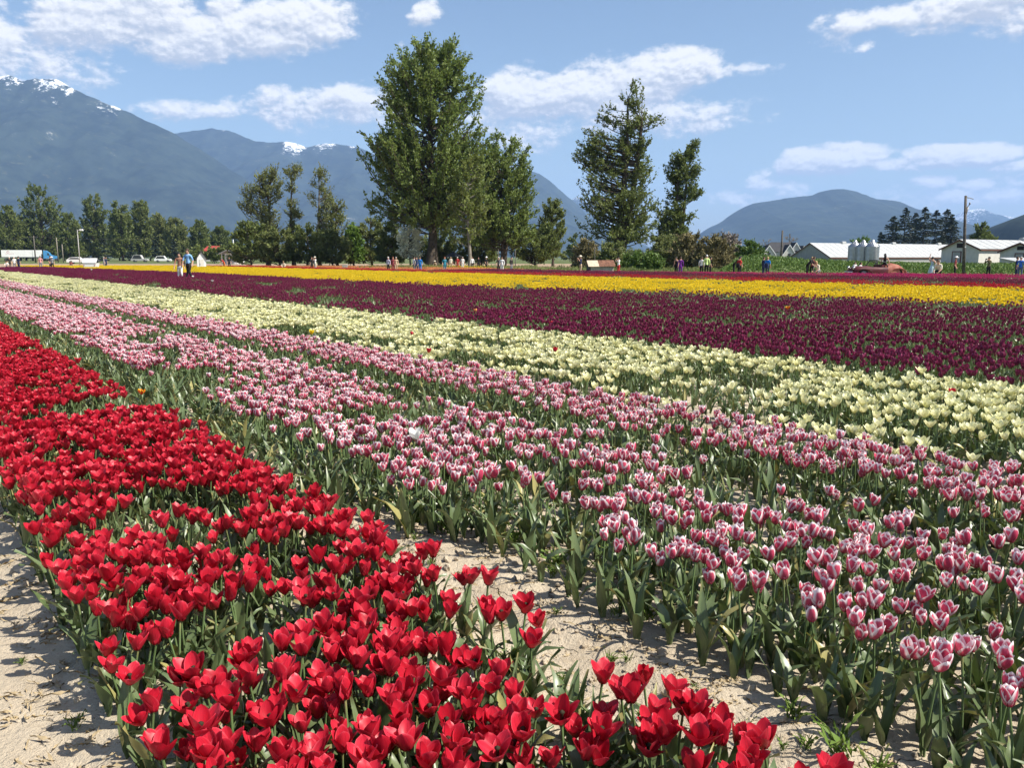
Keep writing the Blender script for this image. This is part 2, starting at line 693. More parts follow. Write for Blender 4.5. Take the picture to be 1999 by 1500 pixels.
soil_mat()
land_mat('pasture', (.085, .115, .04), (.13, .14, .06), (.06, .085, .03), .02)
land_mat('bare_soil', (.34, .25, .17), (.30, .22, .15), (.25, .18, .12), .05)
land_mat('verge_grass', (.075, .12, .035), (.12, .15, .05), (.16, .15, .07), .3)
gx = np.array([-40000, -20000, -9000, -4000, -1500, -600, -200, 0, 200, 600, 1500, 4000, 9000, 20000, 40000], float)
gy = np.array([-40000, -9000, -2000, -400, 0, 60, 200, 500, 1500, 4000, 9000, 20000, 40000], float)
tag(grid_sheet('ground', gx, gy, lambda X, Y: X * 0 - .12, MATS['pasture']), kind='structure')
xs = axis(-125, -2.6, 3.4, 75, .034)
ys = axis(-12, 1.0, 7.0, 118, .034)
tag(grid_sheet('tulip_field_soil', xs, ys, gheight, MATS['field_soil']), kind='structure')
# bare ploughed strip beyond the tulips on the left, road verge on the right
bs = MB()
bs.poly([(-170, 118.2, -.02), (20, 118.2, -.02), (30, 190, -.02), (-240, 190, -.02)], [(0, 1, 2, 3)])
tag(bs.build('ploughed_soil', MATS['bare_soil'], fix=False), kind='structure')
vg = MB()
vg.poly([(4, 72.2, .012), (75, 38, .012), (75, 117.8, .012), (4, 117.8, .012)], [(0, 1, 2, 3)])
tag(vg.build('grass_verge', MATS['verge_grass'], fix=False), kind='structure')

# ------------------------------------------------------------------ tulips: meshes
SHAPES = {  # R, H, half width, flare, closing
    'red': dict(R=.0245, H=.066, W=.0278, flare=.26, close=.0, tip=3.8, tilt=(-.15, .15)),
    'pink': dict(R=.0255, H=.060, W=.0247, flare=.0, close=.26, tilt=(-.03, .09)),
    'cream': dict(R=.0275, H=.062, W=.0255, flare=.22, close=.05, tilt=(-.02, .16)),
    'purple': dict(R=.027, H=.062, W=.027, flare=.0, close=.22, tilt=(-.03, .08)),
}


def petal_arrays(sh, r, inner=False, nt=8, ns=5):
    R, H_, Wm = sh['R'], sh['H'] * r.uniform(.93, 1.06), sh['W'] * r.uniform(.92, 1.08)
    if inner:
        R, H_ = R * .90, H_ * .97
    ph, am = r.uniform(0, 6.28), r.uniform(.4, 1.0) * (.0045 if sh['flare'] > .3 else .0018)
    tipo = r.uniform(-.2, 1.0)
    V, UV = [], []
    for i in range(nt):
        t = 1 - (1 - i / (nt - 1)) ** (1.45 if nt > 4 else 1.0)
        rr = R * ((1 - (1 - t) ** 2.3) * (1 - sh['close'] * t ** 3.2) + sh['flare'] * t ** 3 + .12 * tipo * t ** 8)
        z = H_ * t ** 1.22 * (1 - .10 * sh['flare'] * t ** 3)
        q = min(1, t / .42)
        w = Wm * (.26 + .74 * q * q * (3 - 2 * q)) * max(0.0, 1 - t ** sh.get('tip', 3.4)) ** .72 + .0006
        rc = max(rr, .72 * R)
        for j in range(ns):
            s = -1 + 2 * j / (ns - 1)
            f = s * w / rc
            x = rr - rc * (1 - math.cos(f)) + am * t * math.sin(3.1 * s + ph)
            y = rc * math.sin(f)
            zz = z - .10 * H_ * t * s * s * (1 - t) + am * .8 * math.sin(2.3 * s - ph) * t
            V.append((x, y, zz))
            UV.append((s * .5 + .5, t))
    Fq = []
    for i in range(nt - 1):
        for j in range(ns - 1):
            a = i * ns + j
            Fq.append((a, a + 1, a + 1 + ns, a + ns))
    return np.array(V), np.array(Fq), np.array(UV)


def leaf_arrays(r, L=.23, Wd=.022, lean0=.12, lean1=.7, nt=7, ns=3):
    V, UV = [], []
    x, z = .004, 0.0
    fold = r.uniform(.25, .7)
    twist = r.uniform(-1.2, 1.2)
    wav = r.uniform(0, 6.28)
    for i in range(nt):
        t = i / (nt - 1)
        a = lean0 + (lean1 - lean0) * t ** 1.6
        if i:
            x += math.sin(a) * L / (nt - 1)
            z += math.cos(a) * L / (nt - 1)
        w = Wd * (.35 + .65 * math.sin(math.pi * min(1, t * 1.02 + .08)) ** .8) * (1 - t ** 4) ** .8 + .0005
        tw = twist * t
        for j in range(ns):
            s = -1 + 2 * j / (ns - 1)
            up = abs(s) * w * fold * (1 - .5 * t) + .0065 * math.sin(8 * t + wav + s * 2) * abs(s)
            dx = -math.cos(a) * up + s * w * math.sin(tw) * .6
            dz = math.sin(a) * up
            V.append((x + dx, s * w * math.cos(tw), z + dz))
            UV.append((s * .5 + .5, t))
    Fq = []
    for i in range(nt - 1):
        for j in range(ns - 1):
            b = i * ns + j
            Fq.append((b, b + ns, b + ns + 1, b + 1))
    return np.array(V), np.array(Fq), np.array(UV)


def stem_arrays(hh, bx, by, n=5, k=4, rad=.0036):
    V, UV = [], []
    for i in range(k):
        t = i / (k - 1)
        cx_, cy_ = bx * t * t, by * t * t
        for j in range(n):
            a = 2 * math.pi * j / n
            V.append((cx_ + rad * math.cos(a), cy_ + rad * math.sin(a), hh * t - .012 * (t == 0)))
            UV.append((j / n, t))
    Fq = []
    for i in range(k - 1):
        for j in range(n):
            a, b = i * n + j, i * n + (j + 1) % n
            Fq.append((a, b, b + n, a + n))
    return np.array(V), np.array(Fq), np.array(UV)


def xf(V, loc=(0, 0, 0), rot=(0, 0, 0), sc=1.0):
    M = np.array(Euler(rot).to_matrix())
    return (V * sc) @ M.T + np.array(loc)


class Acc:
    def __init__(self):
        self.V, self.F, self.U, self.R, self.M, self.n = [], [], [], [], [], 0

    def add(self, vfu, mi, rv, **k):
        V, Fq, U = vfu
        V = xf(V, **k)
        self.V.append(V)
        self.F.append(Fq + self.n)
        self.U.append(U)
        self.R.append(np.full(len(V), rv))
        self.M.append(np.full(len(Fq), mi))
        self.n += len(V)

    def mesh(self, name, mats):
        return mesh_np(name, np.concatenate(self.V), np.concatenate(self.F), np.concatenate(self.U), np.concatenate(self.R), True, mats, np.concatenate(self.M))


STEM_H = {'red': .235, 'pink': .275, 'cream': .27, 'purple': .30}


def tulip_into(acc, kind, r, loc=(0, 0, 0), rz=0.0, sc=1.0, lod=0, bloom=True, leaves=3, mi=(0, 1, 2)):
    """one whole tulip (petals, stem, leaves) added to an accumulator"""
    sh = SHAPES[kind]
    hh = STEM_H[kind] * r.uniform(.88, 1.1)
    bx, by = r.uniform(-.03, .03), r.uniform(-.03, .03)
    Rz = Matrix.Rotation(rz, 3, 'Z')
    L0 = Vector(loc)

    def put(vfu, m, rv, l=(0, 0, 0), rot=(0, 0, 0), s=1.0):
        V, Fq, U = vfu
        V = xf(V, l, rot, s)
        acc.add((V, Fq, U), m, rv, loc=L0, rot=(0, 0, rz), sc=sc)
    nt, ns = ((6, 4), (4, 3), (3, 3))[lod]
    rv = r.random()
    if bloom:
        tilt = r.uniform(*sh['tilt'])
        bt = (r.uniform(-.2, .2), r.uniform(-.2, .2), r.uniform(0, 6.28))
        MB_ = Euler(bt).to_matrix()
        for k in range(6 if lod < 2 else 5):
            pa = petal_arrays(sh, r, k % 2 == 1, nt, ns)
            n_ = 6 if lod < 2 else 5
            q = Matrix.Rotation(k * 2 * math.pi / n_ + r.uniform(-.12, .12), 3, 'Z') @ Matrix.Rotation(tilt + r.uniform(-.1, .14) * (1 + 1.2 * (kind == 'red')), 3, 'Y')
            e = (MB_ @ q).to_euler()
            put(pa, mi[0], rv, (bx, by, hh - .004), e)
        put(stem_arrays(hh, bx, by, 4 if lod else 5, 3 if lod else 4), mi[1], r.random())
    for k in range(leaves):
        la = leaf_arrays(r, r.uniform(.15, .24) * (1.08 if kind in ('pink', 'purple') else 1.0), r.uniform(.011, .023), r.uniform(.0, .3), r.uniform(.25, 1.5), 5 if lod < 2 else 4, 3)
        put(la, mi[2], r.random(), (0, 0, r.uniform(-.01, .03)), (0, 0, r.uniform(0, 6.28)))


# ---- stuff: points carry position, rotation, scale and variant; geometry nodes set one plant or one patch on each
def scatter(name, protos, pts, label=None, cat=None, parent=None):
    me = bpy.data.meshes.new(name)
    n = len(pts)
    me.vertices.add(n)
    A = np.array([(p[0], p[1], p[2]) for p in pts], np.float32)
    me.vertices.foreach_set('co', A.ravel())
    q = me.attributes.new('srot', 'FLOAT_VECTOR', 'POINT')
    q.data.foreach_set('vector', np.array([(p[3][0], p[3][1], p[3][2]) for p in pts], np.float32).ravel())
    q = me.attributes.new('sscale', 'FLOAT', 'POINT')
    q.data.foreach_set('value', np.array([p[4] for p in pts], np.float32))
    q = me.attributes.new('sidx', 'INT', 'POINT')
    q.data.foreach_set('value', np.array([p[5] for p in pts], np.int32))
    me.update()
    o = link(name, me, parent)
    ng = bpy.data.node_groups.new('scatter_' + name, 'GeometryNodeTree')
    ng.interface.new_socket('Geometry', in_out='INPUT', socket_type='NodeSocketGeometry')
    ng.interface.new_socket('Geometry', in_out='OUTPUT', socket_type='NodeSocketGeometry')
    N = NT(ng)
    i_ = N.n('NodeGroupInput')
    o_ = N.n('NodeGroupOutput')
    ip = N.n('GeometryNodeInstanceOnPoints')
    jg = N.n('GeometryNodeJoinGeometry')
    for pm in protos:
        po = bpy.data.objects.new(pm.name + '_source', pm)
        oi = N.n('GeometryNodeObjectInfo')
        oi.inputs['Object'].default_value = po
        gi_ = N.n('GeometryNodeGeometryToInstance')
        ng.links.new(oi.outputs['Geometry'], gi_.inputs[0])
        ng.links.new(gi_.outputs[0], jg.inputs[0])

    def na(nm, dt):
        nd = N.n('GeometryNodeInputNamedAttribute')
        nd.data_type = dt
        nd.inputs['Name'].default_value = nm
        return nd.outputs[0]
    ng.links.new(i_.outputs[0], ip.inputs['Points'])
    ng.links.new(jg.outputs[0], ip.inputs['Instance'])
    ip.inputs['Pick Instance'].default_value = True
    ng.links.new(na('sidx', 'INT'), ip.inputs['Instance Index'])
    er = N.n('FunctionNodeEulerToRotation')
    ng.links.new(na('srot', 'FLOAT_VECTOR'), er.inputs[0])
    ng.links.new(er.outputs[0], ip.inputs['Rotation'])
    cx_ = N.n('ShaderNodeCombineXYZ')
    sc_ = na('sscale', 'FLOAT')
    for k in range(3):
        ng.links.new(sc_, cx_.inputs[k])
    ng.links.new(cx_.outputs[0], ip.inputs['Scale'])
    ng.links.new(ip.outputs[0], o_.inputs[0])
    md = o.modifiers.new('scatter', 'NODES')
    md.node_group = ng
    tag(o, label, cat, kind='stuff')
    return o


# ---- prototypes of single tulips and of field patches
LEAFM, STEMM = MATS['tulip_leaf'], MATS['tulip_stem']


def proto_single(kind, pm, count, lod=0, leaves=(2, 3, 3), seed=0):
    out = []
    for i in range(count):
        r = random.Random(seed * 100 + i)
        a = Acc()
        tulip_into(a, kind, r, lod=lod, leaves=leaves[i % len(leaves)])
        out.append(a.mesh('tulip_%s' % kind, [pm, STEMM, LEAFM]))
    return out


def proto_leaf(count, seed=0, kind='pink', lod=0):
    out = []
    for i in range(count):
        r = random.Random(seed * 77 + i)
        a = Acc()
        tulip_into(a, kind, r, lod=lod, bloom=False, leaves=4)
        out.append(a.mesh('tulip_leaves', [LEAFM, STEMM, LEAFM]))
    return out


def proto_patch(kind, pm, count, lu, lv, dens, lod=2, leaves=2, seed=0, bare=.0):
    out = []
    for i in range(count):
        r = random.Random(seed * 31 + i)
        a = Acc()
        nu, nv = max(1, round(lu * math.sqrt(dens))), max(1, round(lv * math.sqrt(dens)))
        for p in range(nu):
            for q in range(nv):
                x = (p + .5 + r.uniform(-.45, .45)) / nu * lu - lu / 2
                y = (q + .5 + r.uniform(-.45, .45)) / nv * lv - lv / 2
                tulip_into(a, kind, r, (x, y, r.uniform(-.02, .02)), r.uniform(0, 6.28), r.uniform(.88, 1.12), lod, r.random() > bare, leaves)
        out.append(a.mesh('tulip_patch', [pm, STEMM, LEAFM]))
    return out


def plant_spots(u0, u1, v0, v1, dens, seed, edge=.05):
    """jittered planting: list of (u, v)"""
    r = random.Random(seed)
    st = 1 / math.sqrt(dens)
    out = []
    u = u0
    while u < u1:
        v = v0
        while v < v1:
            uu = u + r.uniform(-.55, .55) * st
            vv = v + r.uniform(-.55, .55) * st
            if v0 - edge < vv < v1 + edge:
                out.append((uu, vv))
            v += st
        u += st
    return out


def seen(u, v, z=.3, margin=0):
    x, y = uv2xy(u, v)
    if y < .6:
        return False, 99
    px, py, d = project(x, y, z)
    return (-margin < px < 1999 + margin and py < 1500 + margin), d


# meshes shared by the single tulips
PARTS = {}


def part_meshes(kind, pm, seed):
    r = random.Random(seed)
    sh = SHAPES[kind]
    P = dict(petal=[], stem=[], leaf=[])
    for i in range(10):
        V, Fq, U = petal_arrays(sh, r, i % 2 == 1, 8, 5)
        P['petal'].append(mesh_np('petal', V, Fq, U, np.full(len(V), r.random()), True, [pm]))
    for i in range(6):
        hh = STEM_H[kind] * (.88 + .24 * i / 5)
        bx, by = r.uniform(-.03, .03), r.uniform(-.03, .03)
        V, Fq, U = stem_arrays(hh, bx, by)
        P['stem'].append((mesh_np('stem', V, Fq, U, np.full(len(V), r.random()), True, [STEMM]), hh, bx, by))
    for i in range(12):
        V, Fq, U = leaf_arrays(r, r.uniform(.16, .25) * (1.1 if kind == 'pink' else 1), r.uniform(.011, .025), r.uniform(0, .35), r.uniform(.2, 2.1), 9, 3)
        P['leaf'].append(mesh_np('leaf', V, Fq, U, np.full(len(V), r.random()), True, [LEAFM]))
    PARTS[kind] = P


def child(name, me, parent, loc, rot, sc=1.0):
    o = bpy.data.objects.new(name, me)
    o.parent = parent
    o.location = loc
    o.rotation_euler = rot
    if sc != 1.0:
        o.scale = (sc, sc, sc)
    COL.objects.link(o)
    return o


def single_tulip(kind, u, v, r, label, group=None, sc=None, pm=None, opn=None, name=None, petals=True):
    x, y = uv2xy(u, v)
    P = PARTS[kind]
    sh = SHAPES[kind]
    t = bpy.data.objects.new(name or (kind + '_tulip'), None)
    t.empty_display_size = .05
    COL.objects.link(t)
    t.location = (x, y, gz(x, y))
    t.rotation_euler = (0, 0, r.uniform(0, 6.28))
    s = sc or r.uniform(.88, 1.12)
    t.scale = (s, s, s)
    tag(t, label, 'tulip', group)
    st, hh, bx, by = r.choice(P['stem'])
    child('stem', st, t, (0, 0, 0), (0, 0, 0))
    nl = r.choice((3, 4, 4))
    for k in range(nl):
        child('leaf', r.choice(P['leaf']), t, (0, 0, r.uniform(-.01, .03)), (0, 0, k * 2.2 + r.uniform(-.5, .5)), r.uniform(.85, 1.1))
    tilt = r.uniform(*sh['tilt']) if opn is None else opn
    B = Euler((r.uniform(-.22, .22), r.uniform(-.22, .22), r.uniform(0, 6.28))).to_matrix()
    for k in range(6):
        inner = k % 2
        me = P['petal'][(r.randrange(5)) * 2 + inner]
        if pm is not None:
            key = (me.name, pm.name)
            if key not in PARTS:
                c = me.copy()
                c.materials.clear()
                c.materials.append(pm)
                PARTS[key] = c
            me = PARTS[key]
        wild = 2.4 if kind == 'red' else 1.3
        q = B @ Matrix.Rotation(k * math.pi / 3 + r.uniform(-.12, .12), 3, 'Z') @ Matrix.Rotation(tilt + r.uniform(-.07, .12) * wild, 3, 'Y')
        child('petal', me, t, (bx, by, hh - .004), q.to_euler(), r.uniform(.92, 1.08))
    if kind == 'red':
        if 'core' not in P:
            P['core'] = CORE()
        child('pistil', P['core'], t, (bx, by, hh), (0, 0, 0))
    return t


def CORE():
    o = MB().lathe([(.0005, 0), (.0045, .002), (.0045, .022), (.008, .028), (.0005, .033)], 6).build('pistil', MATS['stamen'])
    me = o.data
    bpy.data.objects.remove(o)
    return me


def plant_bed(kind, pm, spots, label, group, singles, stuff_name, stuff_label, stuff_cat, seed, keep=None, lod=0):
    """the largest in view as single tulips, the rest as one mass"""
    r = random.Random(seed)
    part_meshes(kind, pm, seed)
    near, rest = [], []
    for (u, v) in spots:
        ok, d = seen(u, v)
        near.append((d if ok else 1e6 + d, u, v))
    near.sort()
    for i, (d, u, v) in enumerate(near):
        if i < singles and d < 1e6:
            single_tulip(kind, u, v, r, label, group)
        else:
            rest.append((u, v))
    pr = proto_single(kind, pm, 10, lod, seed=seed)
    X = np.array([uv2xy(u, v) for u, v in rest])
    Z = gheight(X[:, 0], X[:, 1])
    pts = [(X[i, 0], X[i, 1], Z[i], (r.uniform(-.08, .08), r.uniform(-.08, .08), r.uniform(0, 6.28)), r.uniform(.88, 1.12), r.randrange(10)) for i in range(len(rest))]
    scatter(stuff_name, pr, pts, stuff_label, stuff_cat)


def patchy(u, v, s, seed):
    return float(fbm(np.array([u * s]), np.array([v * s * 1.6]), 3, seed)[0])


# red bed beside the path
red, pink, cream, leafy = [], [], [], []
for (u, v) in plant_spots(-2.5, 20, .50, 1.67, 195, 1, .06):
    gap = (7.0 < u < 7.9 and v > .9 + .4 * math.sin(u * 5)) or (1.55 < u < 2.1 and 1.33 < v and patchy(u, v, 2, 3) < .62)
    if gap or patchy(u, v, 1.6, 5) < .34:
        if rnd.random() < .5:
            leafy.append((u, v, .8))
    else:
        red.append((u, v))
# pink-and-white beds
for (u, v) in plant_spots(-3, 42, 2.05, 4.95, 126, 2):
    p = patchy(u, v, 1.1, 9)
    lane = 3.56 < v < 4.16
    if u < 3.6 and v < 2.19:
        continue
    front = v < (2.29 if u < 3.6 else 2.13)
    gap = 7.3 < u < 8.6 and v < 3.0 + .5 * math.sin(u * 3)
    if lane or front or gap or p < (.38 if u > 2.2 else .27):
        pr_ = .42 if lane else .5 if front else .45
        if rnd.random() < pr_ and not (lane and u < 3.2 and rnd.random() < .2):
            leafy.append((u, v, 1.05))
        if lane and rnd.random() < (.10 if u < 6 else .04):
            pink.append((u, v))
    elif rnd.random() < min(.97, .60 + .10 * u + (.15 if v > 3 else 0)):
        pink.append((u, v))
    elif rnd.random() < .6:
        leafy.append((u, v, 1.0))
for (u, v) in plant_spots(3.7, 42, 1.86, 2.06, 60, 22):
    if rnd.random() < .8 and patchy(u, v, 1.5, 41) > .3 + max(0, 4.6 - u) * .25:
        leafy.append((u, v, .95))
# cream beds, near part
for (u, v) in plant_spots(-3, 26, 4.98, 8.3, 92, 3):
    p = patchy(u, v, 1.0, 13)
    if 5.55 < v < 5.95 and not (u > 9 and p > .45):
        continue
    th = .50 if v < 5.6 else .31
    if v > 5.12 and v < 5.6 and 2.6 < u < 7.2 and p < .66:
        continue
    if p < th or (6.95 < v < 7.15 and p < .6):
        if rnd.random() < .5:
            leafy.append((u, v, .85))
    elif v > 5.0 or rnd.random() < .5:
        cream.append((u, v))

# ------------------------------------------------------------------ planting
plant_bed('red', MATS['petal_red'], red, 'open red tulip in the front part of the red bed beside the dirt path', 'red tulips at the front of the red bed', 300,
          'red_tulip_field', 'mass of red tulips filling the rest of the red bed', 'tulips', 101)
plant_bed('pink', MATS['petal_pink'], pink, 'pink tulip with white-edged petals in the front part of the pink beds', 'pink and white tulips at the front of the pink beds', 300,
          'pink_tulip_field', 'mass of white-edged pink tulips in the beds behind the red bed', 'tulips', 102)
plant_bed('cream', MATS['petal_cream'], cream, 'pale cream tulip in the front part of the cream beds', 'cream tulips at the front of the cream beds', 300,
          'cream_tulip_field', 'mass of cream tulips in the beds between pink and purple', 'tulips', 103)
purp = []
for (u, v) in plant_spots(-1.5, 15, 8.55, 12.0, 84, 4):
    if patchy(u, v, .9, 31) < .33:
        if rnd.random() < .7:
            leafy.append((u, v, 1.0))
    else:
        purp.append((u, v))
plant_bed('purple', MATS['petal_purple'], purp, 'dark purple tulip in the nearest rows of the purple band', 'dark purple tulips along the near edge of the purple band', 300,
          'purple_tulip_field', 'mass of dark purple tulips just behind the cream beds', 'tulips', 104, lod=1)

# plants without flowers, weeds
X = np.array([uv2xy(u, v) for u, v, s in leafy])
Z = gheight(X[:, 0], X[:, 1])
scatter('tulip_leaves', proto_leaf(9, 3), [(X[i, 0], X[i, 1], Z[i], (0, 0, rnd.uniform(0, 6.28)), leafy[i][2] * rnd.uniform(.8, 1.2), rnd.randrange(9)) for i in range(len(leafy))],
        'flowerless tulip leaves in the gaps of the beds', 'leaves')

ROWROT = math.atan2(CU, -SU)


def field_edge(x):
    return 73.0 - x * .485 if x > 4 else 117.0


def band(name, label, kind, pm, u0, u1, v0, v1, dens, seed, lu=1.0, lv=.5, hole=.12, cond=None, leaves=2, bare=.08, holes_s=.5):
    r = random.Random(seed)
    pr = proto_patch(kind, pm, 5, lu, lv, dens, 2, leaves, seed, bare)
    lf = proto_patch(kind, LEAFM, 2, lu, lv, dens * .8, 2, 3, seed + 1, 1.0)
    pts = []
    v = v0 + lv / 2
    while v < v1:
        u = u0 + lu / 2
        while u < u1:
            x, y = uv2xy(u, v)
            ok = y > 1 and y < field_edge(x) and (cond is None or cond(u, v, x, y))
            if ok:
                px, py, d = project(x, y, .3)
                if -500 < px < 2500:
                    bare_ = patchy(u, v, holes_s, seed) < hole
                    k = 5 + r.randrange(2) if bare_ else r.randrange(5)
                    pts.append((x, y, 0.03, (0, 0, ROWROT + r.choice((0, math.pi))), r.uniform(.96, 1.06), k))
            u += lu
        v += lv
    if pts:
        scatter(name, pr + lf, pts, label, 'tulips')


def yb(u):
    return 18.9 + max(0.0, 30 - u) * .175 - max(0.0, u - 60) * .055


band('far_cream_tulip_field', 'far end of the cream tulip beds narrowing to the left', 'cream', MATS['petal_cream'], 26, 110, 5.0, 8.4, 84, 201, hole=.31, holes_s=.35, cond=lambda u, v, x, y: u < 45 or not 5.5 < v < 6.0)
band('far_pink_tulip_field', 'far end of the pink tulip beds at the left edge', 'pink', MATS['petal_pink'], 42, 70, 2.1, 4.9, 70, 202, hole=.3)
band('wide_purple_tulip_field', 'wide band of dark purple tulips across the middle of the field', 'purple', MATS['petal_purple'], -2, 110, 8.5, 19.3, 84, 203, hole=.24,
     cond=lambda u, v, x, y: (u > 15 or v > 12.0) and v < yb(u) - .5)
band('purple_tulip_row', 'thin row of dark purple tulips in front of the yellow band', 'purple', MATS['petal_purple'], -2, 28, 20.2, 23.4, 46, 204, hole=.33, cond=lambda u, v, x, y: yb(u) - 1.5 < v < yb(u) - .1)
band('yellow_tulip_field', 'bright yellow band of tulips across the field', 'cream', MATS['petal_yellow'], -2, 140, 15.4, 33.9, 74, 205, lv=.5, hole=.2, cond=lambda u, v, x, y: v > yb(u), bare=.04)
band('far_red_tulip_field', 'thin band of deep red tulips behind the yellow band', 'pink', MATS['petal_red'], 0, 115, 33.9, 39.2, 50, 206, lu=1.5, lv=.7, hole=.1)
band('far_purple_tulip_field', 'band of purple tulips behind the far red band', 'purple', MATS['petal_purple'], 0, 64, 39.4, 47, 50, 207, lu=1.5, lv=.7, hole=.15)
band('magenta_tulip_field', 'band of bright magenta tulips along the far edge of the field', 'pink', MATS['petal_magenta'], 0, 60, 47.2, 66, 50, 208, lu=1.5, lv=.7, hole=.1)
band('orange_tulip_field', 'far strip of salmon orange tulips at the left of the field', 'pink', MATS['petal_orange'], 66, 130, 40, 52, 46, 209, lu=1.5, lv=.7, hole=.2)
band('far_yellow_tulip_field', 'far strip of yellow tulips in front of the big tree', 'cream', MATS['petal_yellow'], 66, 110, 54, 66, 46, 210, lu=1.5, lv=.7, hole=.1, cond=lambda u, v, x, y: x < -3 and y > 92)


def uvpix(x, y, z=.32):
    a, fy, fz = ray(x, y)
    t = (z - CAMH) / fz
    return xy2uv(a * t, fy * t)


# ---- strays of another colour
STRAYS = [
    (820, 845, 'cream', 'petal_white', 'single large white tulip standing tall among the pink tulips', 1.3, 'white_tulip'),
    (280, 752, 'red', 'petal_flame', 'orange and yellow flamed tulip alone between the red and pink beds', .95, 'flamed_tulip'),
    (1040, 1176, 'red', None, 'upper of two lone red tulips beside the bare soil', .98, 'red_tulip'),
    (1040, 1240, 'red', None, 'lower of two lone red tulips beside the bare soil', .98, 'red_tulip'),
    (148, 1134, 'red', None, 'red tulip standing out from the bed edge over the dirt path', 1.1, 'red_tulip'),
    (610, 655, 'cream', 'petal_yellow', 'yellow tulip at the edge of the cream and pink beds', 1.2, 'yellow_tulip'),
    (842, 686, 'pink', 'petal_red', 'red stray tulip in the middle of the cream beds', 1.15, 'red_tulip'),
    (805, 655, 'pink', 'petal_red', 'small red stray tulip behind its neighbour in the cream beds', 1.05, 'red_tulip'),
    (1088, 690, 'pink', 'petal_red', 'red stray tulip among cream ones right of centre', 1.1, 'red_tulip'),
    (1862, 768, 'red', 'petal_red', 'red stray tulip in the cream bed near the right edge', 1.05, 'red_tulip'),
    (1540, 602, 'red', 'petal_flame', 'orange red stray tulip in the purple band at the right', 1.3, 'flamed_tulip'),
    (1080, 628, 'pink', 'petal_red', 'red stray tulip at the near edge of the purple band', 1.2, 'red_tulip'),
    (640, 541, 'pink', 'petal_orange', 'salmon stray tulip in the far purple band under the yellow', 1.6, 'orange_tulip'),
    (925, 605, 'pink', 'petal_orange', 'pale salmon stray tulip in the middle of the purple band', 1.3, 'orange_tulip'),
    (178, 528, 'cream', 'petal_white', 'white stray tulip in the far purple band near the white cart', 1.9, 'white_tulip'),
    (377, 538, 'cream', 'petal_white', 'white stray tulip by the feet of the walking couple', 1.6, 'white_tulip'),
    (415, 550, 'cream', 'petal_white', 'white stray tulip in the purple band right of the couple', 1.5, 'white_tulip'),
]
for (x, y, k, pm, lab, s, nm) in STRAYS:
    u, v = uvpix(x, y, .31 * s)
    single_tulip(k, u, v, rnd, lab, None, s, MATS[pm] if pm else None, name=nm)

# ---- small feathery weeds, clods and dry litter
wp = []
for i in range(5):
    r = random.Random(900 + i)
    a = Acc()
    for k in range(26):
        la = leaf_arrays(r, r.uniform(.03, .10), r.uniform(.0012, .003), r.uniform(.1, .7), r.uniform(.5, 1.5), 4, 3)
        a.add(la, 0, r.random(), loc=(r.uniform(-.02, .02), r.uniform(-.02, .02), r.uniform(0, .05)), rot=(0, 0, r.uniform(0, 6.28)))
    wm = MATS.get('weed') or thin_mat('weed', leaf_colors((.10, .17, .03), (.16, .23, .05)), .6, .25, .2)
    wp.append(a.mesh('weed', [wm]))
pts = []
for i in range(520):
    u, v = rnd.uniform(-.5, 14), rnd.choice((rnd.uniform(1.66, 2.1), rnd.uniform(2.1, 4.2), rnd.uniform(2.2, 3.4), rnd.uniform(-.6, .4)))
    if v < .4 and rnd.random() < .6:
        continue
    x, y = uv2xy(u, v)
    sc_ = rnd.uniform(.25, .6) if v < 2.1 else rnd.uniform(.4, 1.25)
    pts.append((x, y, gz(x, y), (0, 0, rnd.uniform(0, 6.28)), sc_, rnd.randrange(5)))
scatter('weeds', wp, pts, 'small feathery green weeds between the tulips', 'weeds')
cl = []
for i in range(5):
    r = random.Random(40 + i)
    bm = bmesh.new()
    bmesh.ops.create_icosphere(bm, subdivisions=2, radius=1)
    for vv in bm.verts:
        vv.co *= r.uniform(.72, 1.18)
        vv.co.z *= .62
    me = bpy.data.meshes.new('clod')
    bm.to_mesh(me)
    bm.free()
    me.materials.append(MATS['field_soil'])
    cl.append(me)
pts = []
for i in range(6500):
    u, v = rnd.uniform(-.5, 11), rnd.choice((rnd.uniform(1.6, 2.25), rnd.uniform(1.6, 2.4), rnd.uniform(-1.6, .5), rnd.uniform(5.5, 6.0)))
    x, y = uv2xy(u, v)
    if y < .8:
        continue
    s = .0035 + .021 * rnd.random() ** 5
    if v < .35:
        s *= .55
    pts.append((x, y, gz(x, y) + s * .15, (rnd.uniform(0, 3), rnd.uniform(0, 3), rnd.uniform(0, 6)), s, rnd.randrange(5)))
scatter('soil_clods', cl, pts, 'crumbs and clods of dry soil on the paths', 'soil')
# straw litter, and a few dry stalks lying on the soil
lp = []
strawm = mat('straw', (.42, .33, .20), .9, .2, 30.0, .1)
for i in range(4):
    r = random.Random(70 + i)
    a = Acc()
    for k in range(7):
        la = leaf_arrays(r, r.uniform(.02, .07), r.uniform(.0012, .004), 1.45, r.uniform(1.4, 1.65), 4, 3)
        a.add(la, 0, r.random(), loc=(r.uniform(-.06, .06), r.uniform(-.06, .06), .004), rot=(0, 0, r.uniform(0, 6.28)))
    lp.append(a.mesh('litter', [strawm]))
pts = []
for i in range(900):
    u, v = rnd.uniform(-.5, 12), rnd.choice((rnd.uniform(1.6, 2.3), rnd.uniform(1.6, 2.9), rnd.uniform(.2, .55), rnd.uniform(5.5, 6.0)))
    x, y = uv2xy(u, v)
    if y > .8:
        pts.append((x, y, gz(x, y) + .004, (rnd.uniform(-.1, .1), rnd.uniform(-.1, .1), rnd.uniform(0, 6.28)), rnd.uniform(.6, 1.3), rnd.randrange(4)))
scatter('straw_litter', lp, pts, 'bits of dry straw and leaf litter on the soil', 'litter')
